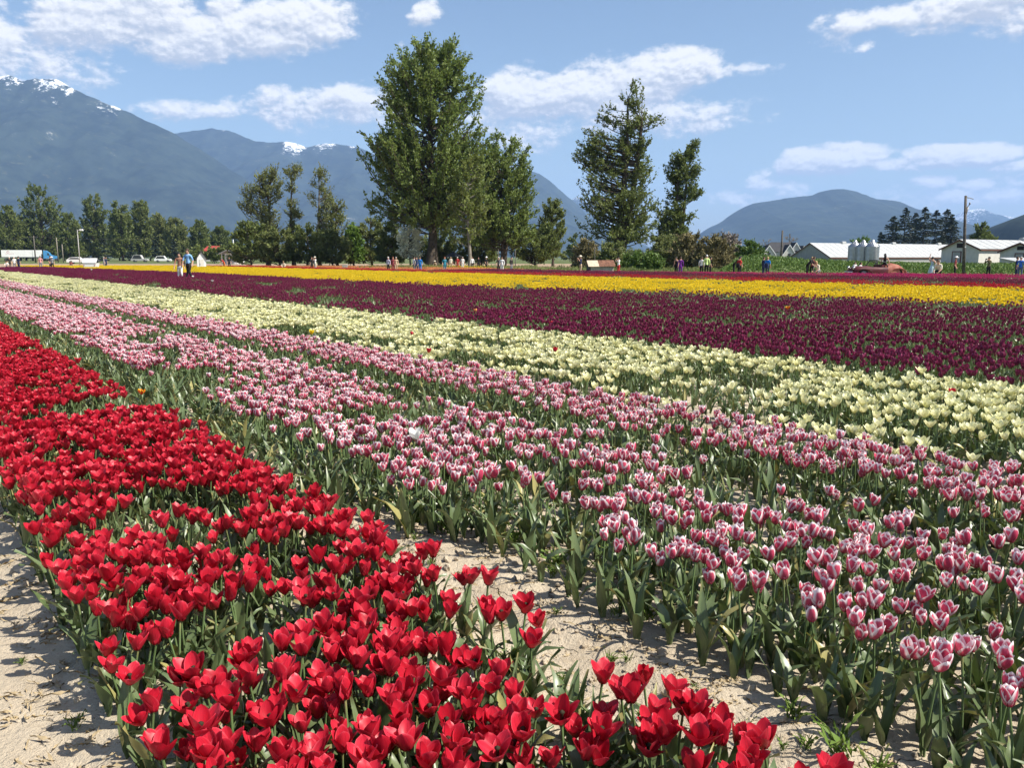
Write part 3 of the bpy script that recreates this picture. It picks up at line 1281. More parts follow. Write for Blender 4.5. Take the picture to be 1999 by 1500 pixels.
stalkm = mat('dry_stalk', (.34, .25, .15), .9, .2, 20.0, .1)
for i, (x, y, L, az_, lab) in enumerate([(1215, 1235, .22, .5, 'dry brown stalk lying on the soil right of the two lone red tulips'), (1545, 1365, .16, -.6, 'short dry stalk lying beside the front pink tulips'), (250, 880, .14, .3, 'dry stalk on the soil between red and pink beds')]):
    a_, fy_, fz_ = ray(x, y)
    t_ = -CAMH / fz_
    X0, Y0 = a_ * t_, fy_ * t_
    z0 = gz(X0, Y0) + .012
    o = MB().tube([(0, 0, 0), (L * .35, .012, .006), (L * .7, -.006, .01), (L, .01, .004)], [.007, .006, .005, .003], 6).build('dry_stalk', stalkm)
    o.location = (X0, Y0, z0)
    o.rotation_euler = (0, 0, az_)
    tag(o, lab, 'stalk')

# ------------------------------------------------------------------ mountains
def mountain_mat():
    m, N, out = new_mat('mountain_forest')
    g = N.n('ShaderNodeNewGeometry')
    pos = g.outputs['Position']
    sp = N.n('ShaderNodeSeparateXYZ')
    N.put(sp.inputs[0], pos)
    p = N.n('ShaderNodeBsdfPrincipled')
    a = N.noise(pos, .0060, 9, .75)
    b = N.noise(pos, .02, 5, .6)
    col = N.mix(N.smooth(a, .38, .62), (.012, .019, .020), (.030, .042, .036))
    col = N.mix(N.smooth(b, .60, .72, 0, .5), col, (.10, .10, .06))
    # rock slides and clearings
    r = N.noise(pos, .0060, 7, .72)
    col = N.mix(N.smooth(r, .655, .70, 0, .6), col, (.34, .33, .31))
    # snow by height, broken up by the relief
    sl_ = attr(N, 'snow').outputs['Fac']
    hgt = N.m('SUBTRACT', sp.outputs[2], sl_)
    hn = N.m('MULTIPLY', N.m('SUBTRACT', N.noise(pos, .019, 9, .8), .5), 900.0)
    s = N.smooth(N.m('ADD', hgt, hn), 0.0, 55.0, 0.0, .92)
    col = N.mix(s, col, (.85, .87, .90))
    N.put(p.inputs['Base Color'], col)
    p.inputs['Roughness'].default_value = .95
    p.inputs['Specular IOR Level'].default_value = .05
    N.put(out.inputs[0], p.outputs[0])
    MATS['mountain'] = m
    return m


mountain_mat()


def mountain(name, label, ridge, d, snow=(), depth=.42, seed=0, amp=.19, ncol=260, nrow=70, jag=.012):
    """ridge: photo silhouette points; the ridge stands at distance d, its slope falls towards the viewer and away behind"""
    rx = np.array([p[0] for p in ridge], float)
    ry = np.array([p[1] for p in ridge], float)
    cols = np.linspace(rx[0], rx[-1], ncol)
    V = []
    azs, hs = [], []
    for c in cols:
        y = np.interp(c, rx, ry)
        # rounded interpolation
        y = .5 * y + .25 * np.interp(c - 8, rx, ry) + .25 * np.interp(c + 8, rx, ry)
        pt = at(c, y, d)
        azs.append(pt.x / pt.y)
        hs.append(max(0.0, pt.z))
    azs, hs = np.array(azs), np.array(hs)
    hs = hs * (1 + jag * 2 * (fbm(cols * .06, cols * 0 + seed, 5, seed, .6) - .5))
    ts = np.linspace(-1, .8, nrow)          # -1 foot towards viewer, 0 ridge, .8 behind
    for t in ts:
        yy = d * (1 + depth * t)
        prof = (1 - abs(t) ** .85) if t < 0 else (1 - .9 * t)
        x = azs * d * (1 + .25 * depth * t)
        n = fbm(x / 420.0, np.full_like(x, yy) / 700.0, 6, seed + 3, .55) - .5
        rg = np.abs(fbm(x / 900.0, np.full_like(x, yy) / 1500.0, 4, seed + 9) - .5) * 2
        z = hs * prof
        e = min(1.0, abs(t) * 3.0) * (1 - abs(t)) ** .4
        z = z + hs * e * (n * amp * 2.2 - rg * amp * 1.1)
        V.append(np.stack([x, np.full_like(x, yy), np.maximum(z, -30)], 1))
    V = np.concatenate(V)
    nx = ncol
    i = np.arange(nx - 1)[None, :] + np.arange(nrow - 1)[:, None] * nx
    Fq = np.stack([i, i + 1, i + 1 + nx, i + nx], -1).reshape(-1, 4)
    me = mesh_np(name, V, Fq)
    q = me.attributes.new('snow', 'FLOAT', 'POINT')
    sn = np.full(ncol, 1e5)
    for (x0, x1, below) in snow:
        w_ = (cols >= x0) & (cols <= x1)
        fe = np.clip(np.minimum(cols[w_] - x0, x1 - cols[w_]) / 14.0, 0, 1)
        sn[w_] = hs[w_] - below + 130 * (1 - fe)
    q.data.foreach_set('value', np.tile(sn, nrow).astype(np.float32))
    me.materials.append(MATS['mountain'])
    o = link(name, me)
    tag(o, label, 'mountain', kind='structure')
    return o


mountain('mountain', 'steep forested mountain with snow patches at the left edge',
         [(-700, 330), (-520, 230), (-360, 170), (-200, 150), (-100, 158), (-40, 146), (0, 140), (25, 143), (45, 152), (70, 148), (95, 147), (120, 152), (140, 165), (165, 180), (200, 195), (235, 207), (262, 220), (300, 238), (340, 258), (380, 282), (420, 308), (450, 328), (480, 348), (510, 378), (545, 420), (590, 462), (640, 503)], 6000, [(-300, 52, 75), (62, 158, 80), (185, 250, 25)], seed=2)
mountain('mountain', 'long blue mountain ridge with small snowfields behind the tall trees',
         [(250, 420), (300, 290), (336, 256), (370, 252), (410, 247), (440, 249), (465, 258), (495, 271), (530, 275), (560, 273), (580, 276), (600, 286), (615, 281), (632, 277), (655, 278), (680, 281), (705, 287), (740, 300), (800, 318), (880, 330), (960, 332), (1010, 328), (1045, 333), (1070, 347), (1090, 366), (1105, 381), (1125, 395), (1145, 418), (1170, 450), (1230, 485), (1300, 503)], 8500, [(548, 604, 100), (606, 665, 60), (670, 705, 5), (420, 450, -30)], seed=6)
mountain('mountain', 'rounded blue forested hill on the right behind the barns',
         [(1330, 500), (1365, 462), (1382, 444), (1405, 436), (1425, 420), (1450, 404), (1470, 396), (1500, 391), (1530, 386), (1565, 382), (1585, 380), (1602, 372), (1625, 367), (1645, 366), (1668, 372), (1690, 379), (1708, 388), (1730, 389), (1755, 391), (1780, 404), (1810, 420), (1850, 446), (1900, 478), (1940, 502)], 7500, [], seed=11, amp=.08)
mountain('mountain', 'pale distant snowy range at the far right',
         [(1780, 480), (1830, 450), (1862, 426), (1880, 418), (1892, 409), (1905, 412), (1916, 406), (1930, 410), (1938, 420), (1950, 425), (1962, 421), (1980, 428), (2000, 432), (2040, 420), (2120, 440), (2260, 470), (2400, 500)], 13500, [(1700, 2500, 60)], seed=15, jag=.08)
mountain('mountain', 'small snowy peak far between the tall trees',
         [(1040, 480), (1080, 430), (1105, 392), (1122, 380), (1135, 383), (1150, 398), (1180, 430), (1240, 490)], 13000, [(1000, 1300, 30)], seed=19, jag=.05, ncol=60)
mountain('mountain', 'dark wooded hill at the right edge behind the white barn',
         [(1925, 500), (1945, 472), (1958, 455), (1975, 438), (1999, 422), (2060, 396), (2150, 372), (2260, 400), (2400, 490)], 1700, [], seed=23, amp=.06, jag=.03)

# ------------------------------------------------------------------ trees
thin_mat('leaf_cottonwood', leaf_colors((.115, .170, .040), (.195, .245, .062)), .5, .4, .3)
thin_mat('leaf_dark', leaf_colors((.105, .140, .038), (.165, .195, .058)), .5, .36, .25)
thin_mat('leaf_yellowgreen', leaf_colors((.135, .175, .04), (.19, .22, .06)), .5, .32, .25)
thin_mat('leaf_olive', leaf_colors((.135, .165, .05), (.195, .215, .078)), .6, .36, .2)
thin_mat('leaf_fresh', leaf_colors((.085, .16, .022), (.13, .21, .035)), .5, .3, .25)
thin_mat('leaf_brown', leaf_colors((.155, .135, .062), (.215, .185, .09)), .7, .15, .15)
thin_mat('leaf_needle', leaf_colors((.018, .034, .022), (.034, .052, .034)), .55, .1, .3)
thin_mat('leaf_blossom', leaf_colors((.62, .64, .46), (.76, .77, .62)), .6, .2, .2)
thin_mat('leaf_grey', leaf_colors((.20, .17, .14), (.27, .23, .19)), .8, .1, .1)
thin_mat('leaf_crop', leaf_colors((.072, .13, .026), (.115, .175, .04)), .55, .25, .25)
mat('bark', (.105, .085, .066), .95, .25, 3.0, .1, bump=.6, bscale=6)
mat('bark_pale', (.26, .23, .19), .95, .2, 3.0, .1, bump=.4, bscale=6)


def tubes_np(paths, sides=5):
    V, Fq, n = [], [], 0
    for pts, rad in paths:
        pts = np.asarray(pts, float)
        k = len(pts)
        tg = np.gradient(pts, axis=0)
        tg /= np.linalg.norm(tg, axis=1, keepdims=True) + 1e-9
        ref = np.where(np.abs(tg[:, 2:3]) > .9, np.array([[1., 0, 0]]), np.array([[0, 0, 1.]]))
        a = np.cross(tg, ref)
        a /= np.linalg.norm(a, axis=1, keepdims=True) + 1e-9
        b = np.cross(tg, a)
        ang = np.arange(sides) * 2 * math.pi / sides
        ring = pts[:, None, :] + np.asarray(rad)[:, None, None] * (a[:, None, :] * np.cos(ang)[None, :, None] + b[:, None, :] * np.sin(ang)[None, :, None])
        V.append(ring.reshape(-1, 3))
        i = np.arange(k - 1)[:, None] * sides + np.arange(sides)[None, :]
        j = np.arange(k - 1)[:, None] * sides + ((np.arange(sides) + 1) % sides)[None, :]
        Fq.append(np.stack([i, j, j + sides, i + sides], -1).reshape(-1, 4) + n)
        n += k * sides
    return np.concatenate(V), np.concatenate(Fq)


def leaf_quads(C, D, size, rg, aspect=.55):
    """C centres, D preferred axis; one pointed quad each"""
    n = len(C)
    D = D + rg.normal(0, .55, (n, 3))
    D /= np.linalg.norm(D, axis=1, keepdims=True) + 1e-9
    S = rg.normal(0, 1, (n, 3))
    S -= D * (S * D).sum(1, keepdims=True)
    S /= np.linalg.norm(S, axis=1, keepdims=True) + 1e-9
    L = size * rg.uniform(.6, 1.35, (n, 1))
    Wd = L * aspect * .5
    V = np.stack([C - D * L * .5, C + S * Wd, C + D * L * .5, C - S * Wd], 1).reshape(-1, 3)
    Fq = np.arange(4 * n).reshape(n, 4)
    return V, Fq


def crown_from(C, D, size, rg, aspect, m, name='crown', clump=None):
    V, Fq = leaf_quads(C, D, size, rg, aspect)
    rv = np.repeat(np.clip((clump if clump is not None else rg.random(len(C))) * .7 + rg.random(len(C)) * .3, 0, .92), 4)
    uvs = np.tile(np.array([[.5, 0], [1, .5], [.5, 1], [0, .5]], np.float32), (len(C), 1))
    return mesh_np(name, V, Fq, uvs, rv, False, [m])


def env_r(env, f, phi):
    fs = [e[0] for e in env]
    l = np.interp(f, fs, [e[1] for e in env])
    r = np.interp(f, fs, [e[2] for e in env])
    c = math.cos(phi)
    side = r if c > 0 else l
    dep = .5 * (l + r)
    return abs(c) * side + (1 - abs(c)) * dep


def tree(name, label, x, base_y, d, top_y, env_px, leafm, barkm='bark', limbs=70, twigs=9, leaves=9, leaf=.34, trunk_r=None, seed=0, group=None,
         lobes=None, trunk_top=.9, lean=0.0, droop=0.0, first=.12, gather=.5, aspect=.6, stems=1, up=.8, twl=1.0, fill=(.5, 1.0)):
    """env_px: (photo y, left edge x, right edge x) down the crown"""
    rg = np.random.default_rng(seed + 1000)
    r = random.Random(seed)
    base = Vector((xat(x, d), d, -.1))
    top = at(x, top_y, d).z
    Hh = top - base.z
    env = sorted([((at(x, e[0], d).z - base.z) / Hh, max(.1, base.x - xat(e[1], d)), max(.1, xat(e[2], d) - base.x)) for e in env_px])
    f_lo = max(first, env[0][0])
    t = empty(name, base)
    tag(t, label, 'tree' if 'shrub' not in name and 'bush' not in name else 'shrub', group)
    tr = trunk_r or Hh * .017
    paths = []
    # leader(s)
    leaders = []
    for s in range(stems):
        zz = np.linspace(0, Hh * trunk_top * (1 - .12 * s), 9)
        sway = Hh * .012
        ph = r.uniform(0, 6)
        px_ = lean * zz / Hh + sway * np.sin(zz / Hh * 5 + ph) + (s - (stems - 1) / 2) * Hh * .045 * (zz / Hh) ** .7 * 2
        py_ = sway * np.cos(zz / Hh * 4 + ph)
        rad = tr * (1 - zz / (Hh * trunk_top) * .93) ** .8 + .02
        rad[0] *= 1.5
        leaders.append((zz, px_, py_))
        paths.append((np.stack([px_, py_, zz], 1), rad))
    TWC, TWD, CL = [], [], []
    for i in range(limbs):
        for _ in range(20):
            f = r.uniform(f_lo, .99)
            phi = r.uniform(0, 2 * math.pi)
            R0 = env_r(env, f, phi)
            if r.random() < (R0 / max(max(e[1], e[2]) for e in env)) ** 1.5 + .10:
                break
        R = R0 * r.uniform(*fill)
        zz, lx, ly = leaders[i % stems]
        end = np.array([R * math.cos(phi), R * math.sin(phi) * .85, f * Hh])
        if lobes:
            lb_ = r.choices(lobes, [q_[2] * q_[3] + 60 for q_ in lobes])[0]
            g3 = rg.normal(0, 1, 3)
            g3 = g3 / np.linalg.norm(g3) * r.random() ** .4
            pc = at(lb_[0], lb_[1], d)
            kk = 1 / ppm(d)
            end = np.array([pc.x - base.x + g3[0] * lb_[2] * kk, g3[1] * lb_[2] * kk * .9, pc.z - base.z + g3[2] * lb_[3] * kk])
            R = math.hypot(end[0], end[1])
            f = end[2] / Hh
        z0 = f * Hh - max(.3, R * r.uniform(.15, 1.0)) * up / .8
        z0 = min(max(z0, Hh * r.uniform(first, first + .16)), zz[-1])
        st = np.array([np.interp(z0, zz, lx), np.interp(z0, zz, ly), z0])
        ct = st + (end - st) * np.array([.65, .65, .25])
        tt = np.linspace(0, 1, 6)[:, None]
        bz = (1 - tt) ** 2 * st + 2 * tt * (1 - tt) * ct + tt ** 2 * end
        Ln = np.linalg.norm(end - st)
        r0 = min(tr * .30, .011 * Ln + .02)
        paths.append((bz, r0 * (1 - tt[:, 0] * .85) + .008))
        cl_ = r.random()
        out = end - st
        out = out / (np.linalg.norm(out) + 1e-6)
        for k in range(twigs):
            q = r.uniform(.28, 1.0) ** .75
            p0 = (1 - q) ** 2 * st + 2 * q * (1 - q) * ct + q ** 2 * end
            dr = out * .6 + np.array([0, 0, up * r.uniform(.05, 1.15) - droop]) + rg.normal(0, .5, 3)
            dr /= np.linalg.norm(dr)
            tl = twl * r.uniform(.5, 1.3) * (.035 * Hh + .35) * (1.1 - .3 * q)
            s_ = (rg.random(leaves) ** .8)[:, None]
            bend = np.array([0, 0, 1]) * (.25 - droop * .5)
            c = p0 + dr * tl * s_ + bend * tl * s_ ** 2 + rg.normal(0, leaf * .35, (leaves, 3))
            TWC.append(c)
            TWD.append(np.tile(dr * 1.2, (leaves, 1)))
            CL.append(np.full(leaves, .6 * cl_ + .4 * r.random()))
            if k % 3 == 0:
                paths.append((np.stack([p0, p0 + dr * tl * .6, p0 + dr * tl + bend * tl]), np.array([.028, .02, .01]) * (Hh / 25) ** .5))
    V, Fq = tubes_np(paths, 5)
    me = mesh_np('trunk', V, Fq, None, None, True, [MATS[barkm]])
    link('trunk', me, t)
    C = np.concatenate(TWC)
    D = np.concatenate(TWD)
    link('crown', crown_from(C, D, leaf, rg, aspect, MATS[leafm], 'crown', np.concatenate(CL)), t)
    return t


def conifer(name, label, x, base_y, d, top_y, half, seed=0, group=None, leafm='leaf_needle', droop=.25, whorls=22, leaf=.5, per=7, bare=.06, pw=.8):
    rg = np.random.default_rng(seed + 3000)
    r = random.Random(seed)
    base = Vector((xat(x, d), d, -.1))
    Hh = at(x, top_y, d).z - base.z
    R = half / ppm(d)
    t = empty(name, base)
    tag(t, label, 'tree', group)
    paths = [(np.array([[0, 0, 0], [0, 0, Hh * .5], [0, 0, Hh]]), np.array([Hh * .016, Hh * .009, .03]))]
    C, D, CL = [], [], []
    for w in range(whorls):
        f = bare + (1 - bare) * (w + r.uniform(0, .8)) / whorls
        for k in range(per):
            phi = r.uniform(0, 6.28)
            f = min(.99, f + r.uniform(-.03, .03))
            L = R * (1 - f) ** pw * r.uniform(.55, 1.15) + .12
            z0 = f * Hh
            tip = np.array([L * math.cos(phi), L * math.sin(phi), z0 - droop * L * r.uniform(.3, 1.1) + .12 * L])
            st = np.array([0, 0, z0])
            paths.append((np.stack([st, (st + tip) / 2 + [0, 0, .06 * L], tip]), np.array([.05, .03, .012])))
            n = int(8 + 12 * L / (R + .1))
            s = rg.random(n)[:, None] ** .7
            c = st + (tip - st) * s + np.array([0, 0, .18 * L]) * s * (1 - s) + rg.normal(0, .10, (n, 3)) * np.array([1, 1, .45]) * (L * .55 + .3)
            C.append(c)
            dd = (tip - st) / (np.linalg.norm(tip - st) + 1e-6)
            D.append(np.tile(dd * 1.6, (n, 1)))
            CL.append(np.full(n, r.random()))
    V, Fq = tubes_np(paths, 4)
    link('trunk', mesh_np('trunk', V, Fq, None, None, True, [MATS['bark']]), t)
    link('crown', crown_from(np.concatenate(C), np.concatenate(D), leaf, rg, .6, MATS[leafm], 'crown', np.concatenate(CL)), t)
    return t


# big cottonwood and its neighbours
tree('cottonwood_tree', 'tallest and broadest tree, dark green cottonwood with a thick trunk', 838, 508, 112, 78,
     [(448, 745, 910), (425, 705, 930), (405, 700, 940), (380, 725, 945), (340, 715, 955), (300, 705, 955), (265, 708, 968), (240, 718, 972), (215, 738, 960), (190, 742, 962), (160, 738, 955), (130, 745, 935), (105, 768, 920), (85, 800, 912), (77, 845, 905)],
     'leaf_cottonwood', limbs=430, twigs=13, leaves=13, leaf=.36, trunk_r=.66, seed=1, stems=1, up=.9, first=.15, lean=1.0, fill=(.45, 1.0))
tree('cottonwood_tree', 'yellowish green tree leaning against the right of the tallest tree', 984, 512, 120, 258,
     [(480, 900, 1045), (440, 885, 1054), (380, 885, 1054), (330, 895, 1048), (300, 915, 1046), (280, 945, 1030), (258, 968, 1005)],
     'leaf_cottonwood', limbs=300, twigs=11, leaves=12, leaf=.33, seed=2, stems=2)
tree('cottonwood_tree', 'slim pale-trunked tree in front of the tallest tree', 915, 515, 106, 300,
     [(470, 880, 945), (440, 872, 958), (400, 870, 965), (350, 880, 960), (310, 895, 945), (300, 905, 930)],
     'leaf_yellowgreen', 'bark_pale', limbs=80, twigs=10, leaves=11, leaf=.30, seed=3, trunk_r=.24)
tree('round_tree', 'round dense green tree at the right end of the tall group', 1078, 508, 138, 390,
     [(500, 1020, 1100), (470, 1030, 1105), (430, 1050, 1106), (405, 1056, 1102), (390, 1068, 1090)],
     'leaf_dark', limbs=110, twigs=10, leaves=12, leaf=.36, seed=4)
tree('round_bush', 'broad dark green bush below the tall tree group', 1045, 508, 128, 440,
     [(505, 985, 1100), (480, 985, 1104), (455, 1005, 1095), (440, 1030, 1070)], 'leaf_dark', limbs=120, twigs=9, leaves=11, leaf=.34, seed=5, first=.05)
tree('twisted_tree', 'tall gnarled tree with a sparse crooked top right of centre', 1212, 512, 110, 152,
     [(480, 1150, 1285), (440, 1125, 1290), (400, 1130, 1290), (360, 1125, 1285), (330, 1130, 1280), (312, 1116, 1284), (290, 1122, 1280), (262, 1130, 1270), (246, 1140, 1288), (225, 1160, 1280), (205, 1178, 1262), (185, 1205, 1262), (165, 1212, 1262), (152, 1225, 1250)],
     'leaf_dark', limbs=340, twigs=9, leaves=9, leaf=.29, trunk_r=.6, seed=6, stems=2, first=.1, lean=1.6, twl=.85, up=.6, lobes=[(1238, 166, 26, 15), (1223, 202, 22, 12), (1270, 237, 32, 17), (1184, 226, 24, 16), (1152, 277, 30, 28), (1152, 290, 30, 24), (1127, 307, 18, 12), (1220, 281, 32, 45), (1258, 288, 14, 30), (1170, 341, 38, 34), (1242, 335, 38, 46), (1146, 378, 24, 28), (1215, 395, 76, 42), (1158, 432, 38, 28), (1254, 440, 44, 38), (1208, 470, 78, 28)])
tree('twisted_tree', 'smaller gnarled tree beside the tall crooked tree on its right', 1318, 514, 114, 275,
     [(470, 1282, 1355), (440, 1280, 1352), (400, 1284, 1358), (375, 1285, 1376), (350, 1288, 1370), (325, 1292, 1366), (300, 1302, 1366), (285, 1330, 1366), (275, 1348, 1362)],
     'leaf_dark', limbs=230, twigs=9, leaves=9, leaf=.29, trunk_r=.34, seed=7, stems=2, lean=1.2, twl=.9, up=.6, lobes=[(1358, 284, 8, 13), (1347, 300, 12, 13), (1324, 311, 19, 12), (1319, 336, 25, 24), (1357, 332, 14, 13), (1366, 372, 11, 11), (1330, 368, 30, 27), (1316, 420, 40, 36), (1305, 455, 42, 28), (1318, 488, 48, 22)])
# group left of centre
tree('sparse_tree', 'leftmost tall open-crowned tree of the group left of centre', 522, 512, 132, 322,
     [(505, 470, 570), (460, 468, 565), (420, 465, 560), (385, 466, 556), (365, 470, 556), (345, 495, 555), (330, 505, 552), (322, 515, 545)],
     'leaf_olive', limbs=190, twigs=8, leaves=7, leaf=.28, seed=8, stems=2, twl=1.3, lobes=[(525, 342, 24, 19), (508, 348, 12, 11), (538, 329, 12, 8), (480, 372, 13, 12), (478, 400, 14, 20), (520, 382, 27, 24), (525, 420, 30, 30), (546, 370, 9, 18), (512, 450, 38, 30), (520, 490, 40, 18)])
tree('sparse_tree', 'slim bare-stemmed tree between two open-crowned trees', 573, 512, 130, 318,
     [(440, 555, 592), (400, 556, 590), (370, 552, 592), (345, 550, 592), (328, 556, 590), (318, 566, 584)],
     'leaf_olive', limbs=85, twigs=7, leaves=6, leaf=.27, seed=9, first=.3, twl=1.1, lobes=[(572, 338, 17, 18), (586, 330, 8, 7), (570, 370, 11, 12), (572, 400, 11, 14), (575, 420, 15, 16), (574, 450, 17, 18), (574, 478, 22, 22)])
tree('sparse_tree', 'thin-leaved tree with bare crooked branches left of the tallest tree', 625, 514, 128, 326,
     [(440, 605, 645), (400, 596, 650), (375, 598, 655), (350, 605, 656), (335, 610, 652), (326, 618, 640)],
     'leaf_olive', 'bark_pale', limbs=110, twigs=7, leaves=6, leaf=.26, seed=10, first=.35, twl=1.1, lobes=[(633, 337, 21, 12), (625, 358, 20, 13), (605, 383, 10, 7), (636, 373, 15, 11), (641, 396, 18, 15), (615, 400, 8, 6), (634, 425, 16, 16), (630, 455, 20, 20), (628, 485, 26, 20)])
tree('sparse_tree', 'narrow upright brownish tree next to the crooked-branched one', 658, 514, 126, 382,
     [(480, 640, 676), (440, 636, 680), (410, 640, 680), (382, 648, 672)], 'leaf_olive', limbs=55, twigs=7, leaves=8, leaf=.28, seed=11, first=.25, up=1.3)
for i, (x, w, ty, m, d, lab) in enumerate([
        (490, 46, 432, 'leaf_dark', 126, 'dark bush at the left foot of the open-crowned trees'),
        (545, 42, 440, 'leaf_olive', 124, 'olive bush under the slim bare-stemmed tree'),
        (600, 44, 436, 'leaf_dark', 124, 'dark bush below the crooked bare branches'),
        (648, 38, 450, 'leaf_olive', 122, 'low olive bush left of the bright green bush'),
        (690, 26, 436, 'leaf_fresh', 126, 'bright fresh green bush left of the tallest tree'),
        (725, 42, 420, 'leaf_olive', 130, 'grey green bush behind the bright green bush'),
        (765, 42, 440, 'leaf_dark', 122, 'dark bush left of the white blossoming tree'),
        (860, 52, 445, 'leaf_dark', 128, 'dark bush right behind the trunk of the tallest tree'),
        (940, 48, 452, 'leaf_dark', 128, 'dark bush right of the slim pale trunk')]):
    tree('round_bush', lab, x, 510, d, ty, [(508, x - w, x + w), (480, x - w * 1.05, x + w * 1.05), ((ty + 480) / 2, x - w * .85, x + w * .85), (ty, x - w * .3, x + w * .3)],
         m, limbs=80, twigs=9, leaves=10, leaf=.36, seed=40 + i, first=.04, group='bushes along the tree line')
tree('blossom_tree', 'small tree covered in whitish blossom beside the thick trunk', 800, 512, 112, 436,
     [(505, 778, 820), (480, 772, 826), (455, 774, 826), (436, 790, 815)], 'leaf_blossom', limbs=64, twigs=8, leaves=8, leaf=.22, seed=60, first=.08, twl=1.5, aspect=.8, lobes=[(795, 452, 14, 12), (812, 458, 13, 14), (788, 470, 14, 13), (808, 480, 18, 14), (790, 492, 16, 10), (815, 497, 12, 8)])
# brownish brambles on the right of the little shed
for i, (x, w, ty, m, d, lab) in enumerate([
        (1145, 26, 468, 'leaf_brown', 92, 'brownish bramble bush behind the little shed'),
        (1195, 34, 478, 'leaf_olive', 90, 'olive bush right behind the little shed'),
        (1255, 44, 496, 'leaf_crop', 84, 'low bright green bush below the crooked tree'),
        (1300, 46, 462, 'leaf_olive', 92, 'olive bush under the smaller gnarled tree'),
        (1350, 44, 455, 'leaf_brown', 90, 'large brown bush right of the smaller gnarled tree'),
        (1395, 40, 462, 'leaf_brown', 88, 'brown bush above the person in the lime jacket'),
        (1420, 30, 458, 'leaf_grey', 98, 'grey leafless bush at the end of the brambles'),
        (1465, 34, 474, 'leaf_crop', 96, 'green bush left of the white-gabled house')]):
    tree('round_bush', lab, x, 524, d, ty, [(525, x - w, x + w), (505, x - w * 1.1, x + w * 1.1), ((ty + 505) / 2, x - w * .9, x + w * .9), (ty, x - w * .35, x + w * .35)],
         m, limbs=90, twigs=9, leaves=10, leaf=.27, seed=70 + i, first=.03, group='bushes along the right-hand track')
# distant row on the left
ROW = [
    (18, 28, 400, 'leaf_dark', 'tree at the left edge of the far tree row'),
    (86, 41, 356, 'leaf_dark', 'tallest broad tree of the far row above the truck'),
    (190, 25, 378, 'leaf_dark', 'tall tree of the far row right of the lamp pole'),
    (240, 23, 388, 'leaf_dark', 'second of three pointed trees right of the lamp pole'),
    (280, 20, 385, 'leaf_dark', 'third of three pointed trees, nearest the couple'),
    (312, 20, 418, 'leaf_olive', 'olive tree of the far row left of the couple'),
    (345, 24, 426, 'leaf_olive', 'low olive tree of the far row behind the couple'),
    (392, 18, 430, 'leaf_dark', 'dark tree of the far row behind the white shed'),
    (432, 20, 442, 'leaf_dark', 'small dark tree of the far row behind the red roof'),
    (140, 24, 418, 'leaf_dark', 'dark lower tree of the far row behind the lamp pole'),
    (50, 26, 432, 'leaf_olive', 'lower olive tree of the far row behind the trailer'),
    (-40, 40, 390, 'leaf_dark', 'far tree beyond the left edge'),
]
for i, (x, w, ty, m, lab) in enumerate(ROW):
    d = 345 + (i % 3) * 12
    tree('far_tree', lab, x, 505, d, ty, [(500, x - w, x + w), (470, x - w * 1.1, x + w * 1.1), ((ty * .6 + 470 * .4), x - w * 1.02, x + w * 1.02), (ty + 10, x - w * .62, x + w * .62), (ty, x - w * .3, x + w * .3)],
         m, limbs=190, twigs=8, leaves=9, leaf=.75, seed=90 + i, first=.03, group='far tree row on the left', up=1.1)
# low trees filling the far row
for i in range(26):
    x = -60 + i * 24 + rnd.uniform(-8, 8)
    if 455 < x < 700 and i % 2:
        continue
    ty = rnd.uniform(436, 470) - (14 if x < 330 else 0)
    w = rnd.uniform(22, 32)
    tree('low_tree', 'low dark tree in the undergrowth of the far left tree row', x, 505, 372 + rnd.uniform(-8, 20), ty, [(502, x - w, x + w), (480, x - w, x + w), (ty, x - w * .4, x + w * .4)],
         rnd.choice(('leaf_dark', 'leaf_dark', 'leaf_olive')), limbs=60, twigs=7, leaves=8, leaf=.85, seed=130 + i, first=.03, group='undergrowth of the far left tree row')
for i, (x, ty, lab) in enumerate([(205, 452, 'small dark fir right of the white cart'), (258, 470, 'small dark fir in front of the pointed trees'), (305, 456, 'small dark fir left of the couple'), (340, 466, 'small dark fir behind the woman in white trousers')]):
    conifer('small_fir', lab, x, 506, 330, ty, 13, 160 + i, whorls=12, per=6, leaf=.8)
# evergreens on the right
EV = [(1740, 422, 34, 'leftmost tall fir of the dark clump behind the barn'), (1762, 405, 32, 'second fir of the dark clump, sharp topped'), (1782, 415, 30, 'third fir in the middle of the dark clump'),
      (1800, 404, 32, 'tallest fir in the middle of the dark clump'), (1822, 410, 32, 'fir right of the tallest in the dark clump'), (1842, 408, 38, 'broad rightmost fir of the dark clump'), (1853, 418, 30, 'hindmost fir on the right of the dark clump')]
for i, (x, ty, w, lab) in enumerate(EV):
    conifer('fir_tree', lab, x, 500, 300 + (i % 3) * 9, ty, w, 180 + i, 'dark fir clump behind the barns', whorls=44, per=6, leaf=.62, droop=.30, bare=.03, pw=.62)
conifer('fir_tree', 'small dark fir left of the fir clump', 1718, 500, 300, 453, 18, 190, 'dark fir clump behind the barns', whorls=24, per=6, leaf=.6, pw=.55)
tree('round_bush', 'green treetop showing behind the silos', 1676, 500, 300, 463, [(495, 1640, 1712), (475, 1645, 1708), (463, 1662, 1695)], 'leaf_fresh', limbs=60, twigs=7, leaves=9, leaf=.6, seed=191, first=.05)
tree('sparse_tree', 'small windswept tree right of the tall utility pole', 1912, 500, 190, 432, [(470, 1885, 1940), (455, 1895, 1938), (445, 1898, 1922), (432, 1900, 1918)], 'leaf_dark', limbs=50, twigs=7, leaves=9, leaf=.42, seed=192)
tree('round_bush', 'dark bush behind the ridge of the white barn', 1925, 500, 195, 458, [(495, 1880, 1945), (470, 1895, 1945), (458, 1915, 1940)], 'leaf_dark', limbs=40, twigs=7, leaves=9, leaf=.5, seed=193)
